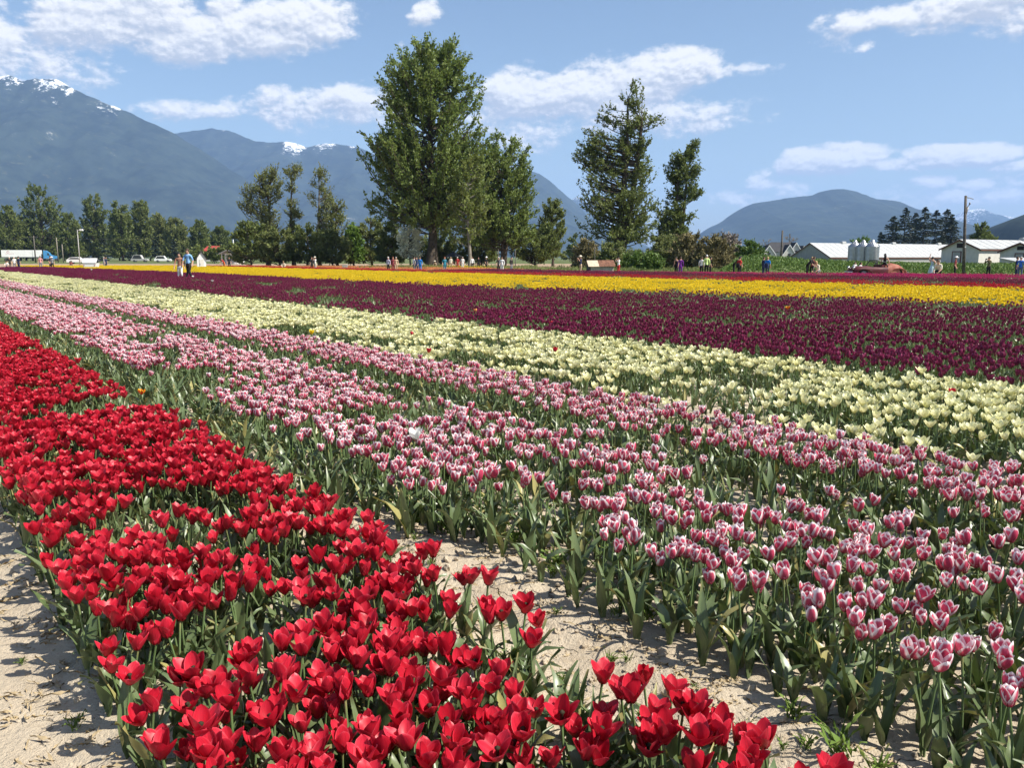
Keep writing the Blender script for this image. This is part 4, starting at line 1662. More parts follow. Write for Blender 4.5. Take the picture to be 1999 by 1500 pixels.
tree('far_tree', 'pair of small far trees seen between the tall trees', 1118, 505, 260, 455, [(500, 1106, 1132), (475, 1106, 1130), (455, 1112, 1124)], 'leaf_dark', limbs=40, twigs=6, leaves=8, leaf=.6, seed=194)
for i, (x, ty, lab) in enumerate([(1540, 458, 'bare grey tree behind the white-gabled house'), (1495, 466, 'bare grey tree left of the white-gabled house')]):
    tree('bare_tree', lab, x, 500, 310, ty, [(495, x - 18, x + 18), (475, x - 20, x + 22), (ty, x - 8, x + 8)], 'leaf_grey', limbs=40, twigs=6, leaves=5, leaf=.3, seed=200 + i)
for i in range(22):
    x = 1120 + i * 40 + rnd.uniform(-12, 12)
    ty = rnd.uniform(478, 492)
    tree('low_tree', 'low hedge tree on the horizon behind the barns and brambles', x, 503, 330 + rnd.uniform(-10, 40), ty, [(502, x - 26, x + 26), (495, x - 26, x + 26), (ty, x - 9, x + 9)],
         rnd.choice(('leaf_dark', 'leaf_olive')), limbs=26, twigs=5, leaves=7, leaf=.9, seed=220 + i, first=.03, group='hedge trees on the horizon')

# green crop rows behind the track on the right
rg = np.random.default_rng(77)
n = 48000
Yc = rg.uniform(0, 1, n)
px = rg.uniform(1405, 2330, n)
dd = 71 + 36 * Yc - np.clip((px - 1405) / 900, 0, 1) * 10
hh = np.interp(px, [1405, 1425, 1445, 1480, 1560, 1650, 1850], [.3, .9, 1.6, 1.75, 1.35, 1.08, .85]) * (.78 + .4 * fbm(px * .045, dd * .5, 3, 5))
C = np.stack([(px - CX) / math.hypot(F, CY - HOR) * dd, dd, hh * rg.random(n) ** .55], 1)
me = crown_from(C, np.tile([0, 0, .8], (n, 1)), .20, rg, .55, MATS['leaf_crop'], 'crop_foliage', fbm(px * .08, dd * .9, 3, 9))
tag(link('crop_foliage', me), 'knee-high to chest-high green crop growing behind the people on the right', 'crop', kind='stuff')
# rough grass under the trees in the middle
n = 26000
px = rg.uniform(700, 1450, n)
dd = np.where(px < 1050, rg.uniform(92, 112, n), rg.uniform(76, 96, n))
C = np.stack([(px - CX) / math.hypot(F, CY - HOR) * dd, dd, .5 * rg.random(n) ** 1.2 * (.4 + fbm(px * .03, dd * .2, 3, 2))], 1)
me = crown_from(C, np.tile([0, 0, 1.2], (n, 1)), .26, rg, .22, MATS['leaf_olive'], 'rough_grass', fbm(px * .06, dd * .6, 3, 4))
tag(link('rough_grass', me), 'rough grass at the foot of the trees', 'grass', kind='stuff')
for i, (x, ty, w) in enumerate([(385, 481, 17), (418, 484, 22), (442, 480, 18), (470, 476, 20)]):
    tree('low_bush', ['low bush under the left end of the red roof', 'low bush under the red roof', 'low bush behind the porch house', 'low dark bush right of the porch house'][i], x, 506, 215, ty, [(505, x - w, x + w), (497, x - w, x + w), (ty, x - w * .4, x + w * .4)],
         'leaf_dark', limbs=40, twigs=7, leaves=8, leaf=.5, seed=300 + i, first=.03)

# ------------------------------------------------------------------ buildings
mat('white_wall', (.62, .60, .55), .8, .06, 1.5, .2)
mat('grey_wall', (.34, .34, .33), .85, .08, 1.5, .2)
mat('roof_metal', (.40, .41, .405), .55, .07, .8, .4)
mat('roof_dark', (.055, .055, .06), .8, .15, 2.0, .2)
mat('roof_red', (.36, .05, .045), .7, .1, 2.0, .2)
mat('trim_brown', (.16, .065, .045), .8, .15, 2.0, .2)
mat('door_grey', (.42, .41, .39), .7, .08, 2.0, .3)
mat('opening_dark', (.035, .028, .025), .9, .1, 2.0, .1)
mat('galvanised', (.44, .45, .47), .36, .12, 1.2, .5, .85)
mat('wood_old', (.15, .135, .12), .9, .3, 5.0, .1, bump=.5, bscale=14)
mat('rust_roof', (.20, .095, .06), .75, .25, 5.0, .2)
mat('tan_roof', (.55, .45, .34), .75, .12, 5.0, .2)
mat('block_wall', (.40, .37, .33), .9, .2, 7.0, .15, bump=.4)
mat('black_rubber', (.02, .02, .02), .85, .1, 9.0, .2)
mat('steel_grey', (.22, .22, .23), .5, .15, 4.0, .4, .6)
mat('truck_white', (.76, .76, .74), .5, .05, .6, .4)
mat('truck_blue', (.06, .25, .50), .35, .06, .8, .5)
mat('logo_red', (.45, .07, .10), .6, .1)
mat('glass_dark', (.03, .035, .04), .12, .1, 2.0, .6)
mat('car_rust', (.34, .15, .105), .75, .28, 4.0, .25, col2=(.24, .06, .04))
mat('car_maroon', (.11, .022, .025), .5, .2, 4.0, .35)
mat('chrome', (.6, .6, .6), .25, .1, 4.0, .5, 1.0)


def roof_slab(mb, a, b, c, d_, th, mi=0):
    """a thin roof plane through four points, thickened downwards"""
    p = [Vector(q) for q in (a, b, c, d_)]
    n = (p[1] - p[0]).cross(p[3] - p[0]).normalized()
    if n.z < 0:
        n = -n
    lo = [q - n * th for q in p]
    mb.poly(p + lo, [(0, 1, 2, 3), (7, 6, 5, 4), (0, 4, 5, 1), (1, 5, 6, 2), (2, 6, 7, 3), (3, 7, 4, 0)], mi)


def barn(label, px, d, theta, L, Wd, eave, ridge, wallm, roofm, front=(), side=(), vents=0, over=.35, name='barn', cat='barn', trim=None):
    """gable end centred at photo x px, distance d; the ridge runs off at angle theta from +X"""
    t = empty(name, (xat(px, d), d, -.1), theta)
    tag(t, label, cat)
    w = Wd / 2
    mb = MB()
    mb.extrude([(-w, 0), (w, 0), (w, eave), (0, ridge - .12), (-w, eave)], 'x', 0, L)
    mb.build('wall', MATS[wallm], t)
    sl_ = (ridge - eave) / w
    for s in (-1, 1):
        rb = MB()
        e = w + over
        roof_slab(rb, (-over, 0, ridge), (L + over, 0, ridge), (L + over, s * e, eave - sl_ * over), (-over, s * e, eave - sl_ * over), .12)
        rf = rb.build('roof', MATS[roofm], t)
        # standing seams
        if s < 0:
            sm = MB()
            k = max(4, int(L / 2.4))
            for i in range(1, k):
                x = L * i / k
                roof_slab(sm, (x - .04, 0, ridge + .04), (x + .04, 0, ridge + .04), (x + .04, s * e, eave - sl_ * over + .04), (x - .04, s * e, eave - sl_ * over + .04), .05)
            sm.build('seam', MATS[roofm], rf)
    if trim:
        tb = MB()
        for s in (-1, 1):
            tb.poly([(-over - .03, 0, ridge - .05), (-over - .03, s * (w + over), eave - sl_ * over - .05), (-over - .03, s * (w + over), eave - sl_ * over - .32), (-over - .03, 0, ridge - .32)], [(0, 1, 2, 3)])
        tb.box(0, L, -w - over + .02, -w - over + .12, eave - sl_ * over - .34, eave - sl_ * over - .13)
        tb.build('fascia', MATS[trim], t)
    for (nm, y0, y1, z0, z1, m) in front:
        fb = MB().box(-.09, -.01, y0, y1, z0, z1)
        o = fb.build(nm, MATS[m], t)
        if nm == 'door':
            fr = MB()
            fr.box(-.12, -.008, y0 - .14, y0, z0, z1 + .14).box(-.12, -.008, y1, y1 + .14, z0, z1 + .14).box(-.12, -.008, y0, y1, z1, z1 + .14)
            fr.build('door_frame', MATS[trim or 'opening_dark'], o)
    for (nm, x0, x1, z0, z1, m) in side:
        MB().box(x0, x1, -w - .08, -w - .01, z0, z1).build(nm, MATS[m], t)
    for i in range(vents):
        x = L * (i + .6) / (vents + .2)
        MB().extrude([(-.5, ridge - .3), (.5, ridge - .3), (.5, ridge + .32), (.25, ridge + .5), (-.25, ridge + .5), (-.5, ridge + .32)], 'x', x - .8, x + .8).build('roof_vent', MATS[roofm], t)
    return t


barn('long low barn with a pale metal roof and dark grey gable behind the silos', 1581, 235, math.radians(31), 74, 13.5, 1.75, 5.55, 'grey_wall', 'roof_metal', vents=3, trim='trim_brown')
barn('white barn with a grey gable door and pale metal roof beside the tall pole', 1873, 150, math.radians(30), 40, 7.0, 3.2, 4.75, 'white_wall', 'roof_metal',
     front=[('door', -.2, 1.25, .6, 2.5, 'door_grey'), ('loft_opening', -.62, .62, 3.25, 4.0, 'opening_dark')], side=[('hatch', 6.5, 7.6, .7, 2.6, 'grey_wall'), ('panel', 8.0, 15.5, .5, 2.75, 'white_wall')], vents=1, trim='trim_brown')
barn('smaller white barn with a dark loft opening cut off at the right edge', 1991, 138, math.radians(28), 24, 6.6, 2.7, 4.0, 'white_wall', 'roof_metal',
     front=[('door', -.6, .7, .5, 2.1, 'door_grey'), ('loft_opening', -.55, .55, 2.75, 3.35, 'opening_dark')], trim='trim_brown')
lt = empty('lean_to', (xat(1972, 128), 128, -.1), math.radians(20))
tag(lt, 'low lean-to with a pale sloping roof in front of the right-hand barn', 'shed')
lb = MB()
lb.extrude([(-1.5, 0), (1.5, 0), (1.5, 1.35), (-1.5, .85)], 'x', 0, 7)
lb.build('wall', MATS['white_wall'], lt)
lb = MB()
roof_slab(lb, (-.3, 1.7, 1.52), (7.3, 1.7, 1.52), (7.3, -1.8, .88), (-.3, -1.8, .88), .08)
lb.build('roof', MATS['roof_metal'], lt)

for i, (px, lab) in enumerate([(1668, 'left of three galvanised feed silos'), (1684, 'middle of three galvanised feed silos'), (1702, 'right of three galvanised feed silos, brightly lit on one side')]):
    d = 205 - i * 3
    t = empty('silo', (xat(px, d), d, -.1))
    tag(t, lab, 'silo', 'feed silos beside the long barn')
    prof = []
    R = 1.55
    for k in range(30):
        prof.append((R + (.03 if k % 2 else 0), k * 4.1 / 29))
    MB().lathe(prof, 28).build('wall', MATS['galvanised'], t)
    rf = MB().lathe([(R + .12, 4.02), (R + .1, 4.1), (.42, 5.25), (.38, 5.5), (.05, 5.72)], 28).build('roof', MATS['galvanised'], t)
    rb = MB()
    for k in range(14):
        a = k * 2 * math.pi / 14
        rb.tube([((R + .08) * math.cos(a), (R + .08) * math.sin(a), 4.13), (.42 * math.cos(a), .42 * math.sin(a), 5.28)], .035, 4)
    rb.build('roof_rib', MATS['galvanised'], rf)['kind'] = 'stuff'
    ld = MB()
    for s in (-.2, .2):
        ld.tube([(s, -R - .12, .3), (s, -R - .12, 4.2)], .025, 4)
    for k in range(12):
        ld.tube([(-.2, -R - .12, .5 + k * .32), (.2, -R - .12, .5 + k * .32)], .018, 4)
    ld.build('ladder', MATS['steel_grey'], t)

# white-gabled house
hd = 270
t = empty('house', (xat(1530, hd), hd, -.1))
tag(t, 'house with dark roof and several white gables behind the crop', 'house')
MB().box(-6.5, 6.5, 0, 9, 0, 3.4).build('wall', MATS['white_wall'], t)
mb = MB()
mb.poly([(-7, -.5, 3.3), (7, -.5, 3.3), (7, 9.5, 3.3), (-7, 9.5, 3.3), (-3.0, 4.5, 6.4), (3.6, 4.5, 6.4)], [(0, 1, 5, 4), (1, 2, 5), (2, 3, 4, 5), (3, 0, 4), (3, 2, 1, 0)])
rf = mb.build('roof', MATS['roof_dark'], t)
for (cx_, w, z0, z1, y0) in [(-5.2, 1.9, 2.9, 5.4, -1.2), (1.2, 2.0, 2.6, 5.6, -1.6), (3.6, 1.7, 3.6, 6.3, -.7), (5.9, 1.8, 2.8, 5.2, -1.3)]:
    g = MB().extrude([(cx_ - w, z0 - 2), (cx_ + w, z0 - 2), (cx_ + w, z0), (cx_, z1 - .1), (cx_ - w, z0)], 'y', y0, 4).build('gable', MATS['white_wall'], t)
    gr = MB()
    for s in (-1, 1):
        roof_slab(gr, (cx_, y0 - .3, z1), (cx_, 4.2, z1), (cx_ + s * (w + .35), 4.2, z0 - .45), (cx_ + s * (w + .35), y0 - .3, z0 - .45), .12)
    gr.build('gable_roof', MATS['roof_dark'], g)
    tr_ = MB()
    for s in (-1, 1):
        tr_.poly([(cx_, y0 - .34, z1), (cx_ + s * (w + .35), y0 - .34, z0 - .45), (cx_ + s * (w + .35), y0 - .34, z0 - .85), (cx_, y0 - .34, z1 - .42)], [(0, 1, 2, 3)])
    tr_.build('bargeboard', MATS['truck_white'], g)
    MB().box(cx_ - .45, cx_ + .45, y0 - .06, y0 - .01, z0 - 1.2, z0 + .1).build('window', MATS['glass_dark'], g)

# little pump shed at the field edge
d = 72.5
t = empty('pump_shed', (xat(1148, d), d, 0), math.radians(8))
tag(t, 'tiny weathered shed with patched rusty and tan roof at the field edge', 'shed')
L, w, ev, rd = 2.15, .55, .80, 1.22
MB().extrude([(-w, 0), (w, 0), (w, ev), (0, rd - .05), (-w, ev)], 'x', .12, L).build('wall', MATS['block_wall'], t)
MB().extrude([(-w + .02, 0), (w - .02, 0), (w - .02, ev), (0, rd - .08), (-w + .02, ev)], 'x', 0, .118).build('gable_shade', MATS['roof_dark'], t)  # thin dark sheet colours the gable end as if in shade
for s in (-1, 1):
    for k, (x0, x1, m) in enumerate([(-.12, .84, 'tan_roof'), (.85, 1.52, 'rust_roof'), (1.53, 2.28, 'rust_roof')]):
        rb = MB()
        roof_slab(rb, (x0, 0, rd + .01 * k), (x1, 0, rd + .01 * k), (x1, s * (w + .18), ev - .10 + .01 * k), (x0, s * (w + .18), ev - .10 + .01 * k), .035)
        rb.build('roof_sheet', MATS[m], t)

# white garden shed
d = 100
t = empty('garden_shed', (xat(393, d), d, 0), math.radians(112))
tag(t, 'small white gabled garden shed with dark roof right of the couple', 'shed')
MB().extrude([(-.5, 0), (.5, 0), (.5, 1.35), (0, 2.12), (-.5, 1.35)], 'x', 0, 1.9).build('wall', MATS['truck_white'], t)
for s in (-1, 1):
    rb = MB()
    roof_slab(rb, (-.15, 0, 2.28), (2.05, 0, 2.28), (2.05, s * .68, 1.18), (-.15, s * .68, 1.18), .07)
    rb.build('roof', MATS['roof_dark'], t)
dr = MB().box(-.05, -.01, -.25, .25, .05, 1.25).build('door', MATS['white_wall'], t)
MB().box(-.09, -.051, .16, .2, .6, .75).build('handle', MATS['steel_grey'], dr)

# red-roofed house and small porch house on the left
d = 300
t = empty('house', (xat(396, d), d, 0))
tag(t, 'far house with a bright red roof among the trees', 'house')
MB().box(0, 6.4, 0, 6, 0, 3.6).build('wall', MATS['white_wall'], t)
mb = MB()
mb.poly([(-.4, -.4, 3.5), (6.8, -.4, 3.5), (6.8, 6.4, 3.5), (-.4, 6.4, 3.5), (.9, 3, 5.5), (5.5, 3, 5.5)], [(0, 1, 5, 4), (1, 2, 5), (2, 3, 4, 5), (3, 0, 4), (3, 2, 1, 0)])
mb.build('roof', MATS['roof_red'], t)
for x in (1.2, 4.2):
    MB().box(x, x + 1.0, -.06, -.01, 1.2, 2.4).build('window', MATS['glass_dark'], t)
d = 180
t = empty('porch_house', (xat(433, d), d, 0), math.radians(-12))
tag(t, 'small white house with a pale roof and open porch left of the dark trees', 'house')
MB().box(.2, 3.0, .8, 4, 0, 2.3).build('wall', MATS['truck_white'], t)
for s in (-1, 1):
    rb = MB()
    roof_slab(rb, (1.6, -.6, 3.1), (1.6, 4.4, 3.1), (1.6 + s * 2.1, 4.4, 2.2), (1.6 + s * 2.1, -.6, 2.2), .12)
    rb.build('roof', MATS['roof_metal'], t)
for x in (.1, 1.1, 2.1, 3.1):
    MB().box(x - .06, x + .06, -.2, -.08, 0, 2.3).build('porch_post', MATS['truck_white'], t)
rl = MB().box(.1, 3.1, -.17, -.11, .75, .85)
for k in range(14):
    rl.box(.2 + k * .22, .24 + k * .22, -.16, -.12, .1, .75)
rl.build('railing', MATS['steel_grey'], t)
MB().box(1.0, 1.7, .74, .79, 0, 1.9).build('door', MATS['opening_dark'], t)
MB().box(2.1, 2.7, .74, .79, 1.0, 1.8).build('window', MATS['glass_dark'], t)

# gazebo
d = 108
t = empty('gazebo', (xat(885, d), d, 0))
tag(t, 'small dark-roofed gazebo under the trees', 'gazebo')
MB().poly([(-1.1, -1.1, 1.55), (1.1, -1.1, 1.55), (1.1, 1.1, 1.55), (-1.1, 1.1, 1.55), (0, 0, 2.2)], [(0, 1, 4), (1, 2, 4), (2, 3, 4), (3, 0, 4), (3, 2, 1, 0)]).build('roof', MATS['roof_dark'], t)
for sx in (-1, 1):
    for sy in (-1, 1):
        MB().box(sx * .95 - .06, sx * .95 + .06, sy * .95 - .06, sy * .95 + .06, 0, 1.55).build('post', MATS['wood_old'], t)


# ------------------------------------------------------------------ poles and wires
def pole(label, px, d, top_y, rad, m='wood_old', arm=0.0, lamp=False, name='utility_pole', hard=False, lean=0.0):
    b = Vector((xat(px, d), d, -.1))
    h_ = at(px, top_y, d).z + .1
    t = empty(name, b)
    tag(t, label, 'pole')
    MB().tube([(0, 0, 0), (lean * .5, 0, h_ * .5), (lean, 0, h_)], [rad, rad * .88, rad * .72], 10).build('post', MATS[m], t)
    if arm:
        MB().box(lean - arm, lean + arm, -.06, .06, h_ - .55, h_ - .4).build('crossarm', MATS[m], t)
        for s in (-.85, 0, .85):
            MB().lathe([(.05, 0), (.07, .08), (.03, .18), (0, .2)], 8, center=(lean + s * arm, 0, h_ - .4)).build('insulator', MATS['steel_grey'], t)
    if lamp:
        MB().box(-.05, .75, -.05, .05, h_ - .06, h_ + .04).build('lamp_arm', MATS[m], t)
        MB().extrude([(.45, h_ - .12), (1.0, h_ - .12), (.95, h_ + .14), (.5, h_ + .18)], 'y', -.2, .2).build('lamp_head', MATS['truck_white'], t)
    if hard:
        MB().tube([(lean, 0, h_ - .12), (lean + .28, 0, h_ - .16), (lean + .58, 0, h_ - .24)], .03, 6).build('bracket', MATS['steel_grey'], t)
        hb = MB()
        hb.tube([(lean + .10, 0, h_ - .95), (lean + .34, 0, h_ - .62)], .03, 6).tube([(lean + .34, 0, h_ - .62), (lean + .36, 0, h_ - .5)], .06, 6)
        hb.build('insulator', MATS['steel_grey'], t)
        MB().tube([(lean + .10, -.02, h_ - 1.35), (lean + .22, -.02, h_ - .85)], .07, 6).build('cutout', MATS['steel_grey'], t)
        MB().box(-.16, -.10, -.22, .02, 2.3, 2.38).build('step_bolt', MATS['truck_white'], t)
    return t


pole('tall wooden utility pole in front of the white barn', 1884, 62, 382, .12, hard=True, lean=-.32)
pole('dark utility pole in front of the white-gabled house', 1525, 120, 450, .17)
MB_pts = []
pole('thin wooden post behind the little shed', 1161, 88, 481, .05, name='fence_post')
pole('thin post left of the double trunks', 973, 100, 487, .055, name='fence_post')
pole('thin post right of the double trunks', 1006, 100, 488, .055, name='fence_post')
pole('wooden pole with crossarm above the truck cab', 69, 250, 460, .20, arm=1.3)
pole('pale pole left of its thinner neighbour behind the field', 113, 250, 464, .17, m='bark_pale')
pole('short pale pole right of its neighbour behind the field', 123, 250, 477, .15, m='bark_pale')
pole('white lamp pole rising beside the white cart', 155, 150, 449, .09, m='door_grey', lamp=True, name='lamp_pole')
pole('white lamp on a pole against the dark trees left of centre', 457, 190, 457, .10, m='truck_white', lamp=True, name='lamp_pole')


def wire(label, pts, rad, m='wood_old'):
    P = []
    for a, b in zip(pts[:-1], pts[1:]):
        for k in range(8):
            q = k / 8
            p = a.lerp(b, q)
            p.z -= (b - a).length * .012 * 4 * q * (1 - q)
            P.append(p)
    P.append(pts[-1])
    tag(MB().tube(P, rad, 4).build('power_line', MATS[m]), label, 'wire')


wire('power line leading left from the pole with crossarm', [at(-60, 470, 258), at(69, 462, 250)], .035, 'bark_pale')
wire('power line sagging to the right of the crossarm pole', [at(69, 463, 250), at(300, 466, 255)], .03)
wire('thin power line in front of the brambles', [at(1080, 487, 92), at(1161, 483, 88), at(1425, 489, 90)], .012, 'bark_pale')


# ------------------------------------------------------------------ vehicles
def wheel(parent, x, y, z, r, wd, name='wheel', axis='y'):
    w = empty(name, (x, y, z))
    w.parent = parent
    a = MB()
    prof = [(r * .62, -wd / 2), (r * .94, -wd / 2), (r, -wd * .32), (r, wd * .32), (r * .94, wd / 2), (r * .62, wd / 2)]
    a.lathe(prof, 18)
    b = MB().lathe([(.0, -wd * .36), (r * .3, -wd * .40), (r * .63, -wd * .3), (r * .63, wd * .3), (r * .3, wd * .40), (0, wd * .36)], 18)
    for nm, q, m in (('tyre', a, 'black_rubber'), ('rim', b, 'steel_grey')):
        o = q.build(nm, MATS[m], w)
        o.rotation_euler = (math.pi / 2, 0, 0)
    return w


d = 318
t = empty('semi_truck', (xat(3, d), d, 0), math.radians(17))
tag(t, 'white semi-trailer with a blue tractor unit driving behind the field', 'truck')
TL = 13.3
tb = MB().box(0, TL, 0, 2.6, 1.55, 4.15).build('trailer', MATS['truck_white'], t)
MB().box(TL * .79, TL * .79 + .07, -.03, -.005, 1.6, 4.1).build('panel_seam', MATS['steel_grey'], tb)
lg = MB()
for k in range(24):
    a = k / 24 * 5.2
    lg.box(2.3 + .38 * math.cos(a) - .06, 2.3 + .38 * math.cos(a) + .06, -.02, -.005, 3.4 + .32 * math.sin(a) - .05, 3.4 + .32 * math.sin(a) + .05)
lg.build('logo', MATS['logo_red'], tb)
lg = MB()
for k, (a, b) in enumerate([(1.4, 1.9), (2.05, 2.5), (2.62, 3.1), (3.2, 3.7), (3.85, 4.3)]):
    lg.box(a, b, -.02, -.005, 2.72, 2.82)
lg.build('lettering', MATS['logo_red'], tb)
MB().box(.05, TL - .05, .1, .2, 1.3, 1.54).build('side_rail', MATS['steel_grey'], t)
for x in (TL * .74,):
    MB().box(x - .1, x + .1, .3, .5, .3, 1.3).build('landing_leg', MATS['steel_grey'], t)
for x in (1.3, 2.6, TL + .6, TL + 1.8, TL + 5.2):
    for y in (.15, 2.4):
        wheel(t, x, y, .5, .5, .32)
MB().box(TL - 1.2, TL + 5.6, .5, 2.1, .75, 1.05).build('chassis', MATS['steel_grey'], t)
cabo = MB().extrude([(TL + .9, .9), (TL + 3.5, .9), (TL + 3.5, 2.35), (TL + 3.2, 2.45), (TL + 2.75, 3.2), (TL + 1.7, 3.95), (TL + .9, 4.0)], 'y', .1, 2.5).build('cab', MATS['truck_blue'], t)
MB().extrude([(TL + 2.3, 2.2), (TL + 3.1, 2.2), (TL + 2.75, 3.0), (TL + 2.3, 3.05)], 'y', .05, .095).build('window', MATS['glass_dark'], cabo)
hdm = MB().extrude([(TL + 3.5, .75), (TL + 5.5, .75), (TL + 5.6, 1.5), (TL + 5.3, 1.85), (TL + 3.5, 2.3)], 'y', .35, 2.25).build('hood', MATS['truck_blue'], t)
MB().box(TL + 5.5, TL + 5.72, .2, 2.4, .45, .8).build('bumper', MATS['chrome'], t)
for y in (.4, 2.2):
    MB().tube([(TL + 1.0, y, 1.0), (TL + 1.0, y, 4.3)], .08, 8).build('exhaust_stack', MATS['chrome'], t)
MB().tube([(TL + 1.6, .2, .8), (TL + 3.2, .2, .8)], .32, 12).build('fuel_tank', MATS['chrome'], t)

# white cart with lid
d = 96
t = empty('utility_cart', (xat(160, d), d, 0), math.radians(4))
tag(t, 'white box cart with a lifted lid standing at the field edge', 'cart')
MB().extrude([(.12, .30), (1.38, .30), (1.5, .82), (0, .82)], 'y', 0, 1.0).build('box', MATS['truck_white'], t)
MB().poly([(-.02, -.06, .86), (1.52, -.06, .86), (1.52, .42, 1.36), (-.02, .42, 1.36), (-.02, -.02, .83), (1.52, -.02, .83), (1.52, .46, 1.33), (-.02, .46, 1.33)],
          [(0, 1, 2, 3), (7, 6, 5, 4), (0, 4, 5, 1), (1, 5, 6, 2), (2, 6, 7, 3), (3, 7, 4, 0)]).build('lid', MATS['truck_white'], t)
for x in (.3, 1.2):
    for y in (.1, .9):
        wheel(t, x, y, .22, .22, .12)
for x in (.16, 1.34):
    MB().box(x - .05, x + .05, -.03, -.001, .52, .62).build('tail_light', MATS['logo_red'], t)
MB().box(-.42, .1, .45, .55, .3, .36).build('drawbar', MATS['steel_grey'], t)


def far_car(label, px, d, m, rz, L=4.4, tall=1.5):
    t = empty('parked_car', (xat(px, d), d, 0), rz)
    tag(t, label, 'car')
    h_ = tall
    MB().extrude([(-L / 2, .35), (L / 2, .35), (L / 2, .75), (L / 2 - .25, .92), (L * .2, 1.0), (L * .08, h_ - .05), (-L * .12, h_), (-L * .33, h_ - .08), (-L * .46, 1.0), (-L / 2, .9)], 'y', -.85, .85).build('body', MATS[m], t)
    for s in (-1, 1):
        MB().extrude([(L * .16, 1.02), (L * .065, h_ - .14), (-L * .30, h_ - .16), (-L * .41, 1.02)], 'y', s * .86, s * .875).build('window', MATS['glass_dark'], t)
        for x in (-L * .3, L * .31):
            wheel(t, x, s * .78, .33, .33, .22)
        MB().box(L / 2 - .02, L / 2 + .02, s * .6 - .15, s * .6 + .15, .66, .8).build('headlight', MATS['chrome'], t)


far_car('white parked car partly hidden by the lamp pole', 152, 190, 'truck_white', .15)
far_car('dark parked car right of the lamp pole', 174, 200, 'roof_dark', .1)
far_car('white parked car showing through the far trees left of the couple', 318, 255, 'truck_white', .2, 4.8, 1.9)
far_car('pale parked van showing through the trees near the pointed firs', 273, 260, 'door_grey', .1, 5.0, 2.2)

# vintage open car, tail to the right
d = 61.5
cx0 = xat(1713, d)
t = empty('vintage_car', (cx0, d, 0), math.radians(4))
tag(t, 'rust-coloured vintage convertible parked behind the magenta tulips', 'car')
V, Fs = [], []
SECT = [  # x, half width, sill z, belt z, crown z   (front is -x)
    (-2.02, .30, .42, .60, .66), (-1.9, .46, .36, .70, .78), (-1.4, .55, .34, .74, .84), (-.75, .66, .33, .76, .86), (-.35, .74, .33, .76, .80), (.0, .78, .33, .76, .77), (.45, .80, .33, .77, .78), (.75, .80, .33, .84, 1.0),
    (1.05, .79, .33, .86, 1.06), (1.4, .75, .34, .80, .98), (1.7, .66, .36, .66, .78), (1.92, .50, .38, .52, .58), (2.0, .38, .40, .44, .46)]
for (x, w, z0, zb, zc) in SECT:
    for (a, z) in ((-1, z0), (-1.04, (z0 + zb) / 2), (-.96, zb), (-.6, zb + (zc - zb) * .75), (0, zc), (.6, zb + (zc - zb) * .75), (.96, zb), (1.04, (z0 + zb) / 2), (1, z0)):
        V.append((x, a * w, z))
k = 9
mi = []
body = MB()
n_ = len(SECT)
fr_, re_ = [], []
for i in range(n_ - 1):
    for j in range(k - 1):
        (fr_ if SECT[i][0] < .4 else re_).append((i * k + j, (i + 1) * k + j, (i + 1) * k + j + 1, i * k + j + 1))
fr_.append(tuple(range(k)))
re_.append(tuple((n_ - 1) * k + j for j in reversed(range(k))))
body.poly(V, fr_, 0, True)
b0 = len(body.v)
for f in re_:
    body.f.append(f)
    body.mi.append(1)
    body.sm.append(True)
body.build('body', [MATS['car_maroon'], MATS['car_rust']], t)
for s in (-1, 1):
    for (xc, m, ln, hgt) in ((-1.35, 'car_maroon', .62, .66), (1.22, 'car_rust', .62, .72)):
        fv, ff = [], []
        for a in range(11):
            th = math.pi * a / 10
            for b in range(5):
                ph = -1 + b * .5
                rr = 1 - .18 * ph * ph
                fv.append((xc - ln * math.cos(th) * rr, s * (.74 + .17 * math.cos(ph * 1.3)) - s * .02 + s * .10 * ph * .4, .26 + (hgt - .26) * math.sin(th) ** .75 * rr))
        for a in range(10):
            for b in range(4):
                ff.append((a * 5 + b, (a + 1) * 5 + b, (a + 1) * 5 + b + 1, a * 5 + b + 1))
        MB().poly(fv, ff, 0, True).build('fender', MATS[m], t)
    wheel(t, -1.35, s * .72, .34, .34, .17)
    wheel(t, 1.22, s * .70, .34, .34, .17)
    hl = MB().lathe([(0, -.10), (.10, -.06), (.12, .04), (.11, .06), (0, .06)], 12).build('headlight', MATS['chrome'], t)
    hl.location = (-1.95, s * .42, .72)
    hl.rotation_euler = (0, -math.pi / 2, 0)
ws = MB()
ws.tube([(-.55, -.62, .80), (-.28, -.58, 1.26)], .035, 6).tube([(-.55, .62, .80), (-.28, .58, 1.26)], .035, 6).tube([(-.28, -.6, 1.26), (-.28, .6, 1.26)], .035, 6)
wso = ws.build('windscreen_frame', MATS['roof_dark'], t)
tp = MB()
tp.tube([(.48, -.66, .80), (.30, -.62, 1.12)], .045, 6).tube([(-.30, -.6, 1.17), (.30, -.62, 1.14)], .03, 6).tube([(.48, .66, .80), (.30, .62, 1.12)], .045, 6).tube([(-.30, .6, 1.17), (.30, .62, 1.14)], .03, 6)
tp.build('top_bows', MATS['roof_dark'], t)
MB().box(.05, .32, -.62, .62, .45, .95).build('seat_back', MATS['car_maroon'], t)
MB().tube([(-2.12, -.6, .42), (-2.16, 0, .42), (-2.12, .6, .42)], .05, 6).build('bumper', MATS['chrome'], t)
MB().tube([(2.1, -.6, .40), (2.14, 0, .40), (2.1, .6, .40)], .05, 6).build('bumper', MATS['chrome'], t)
CAR = t

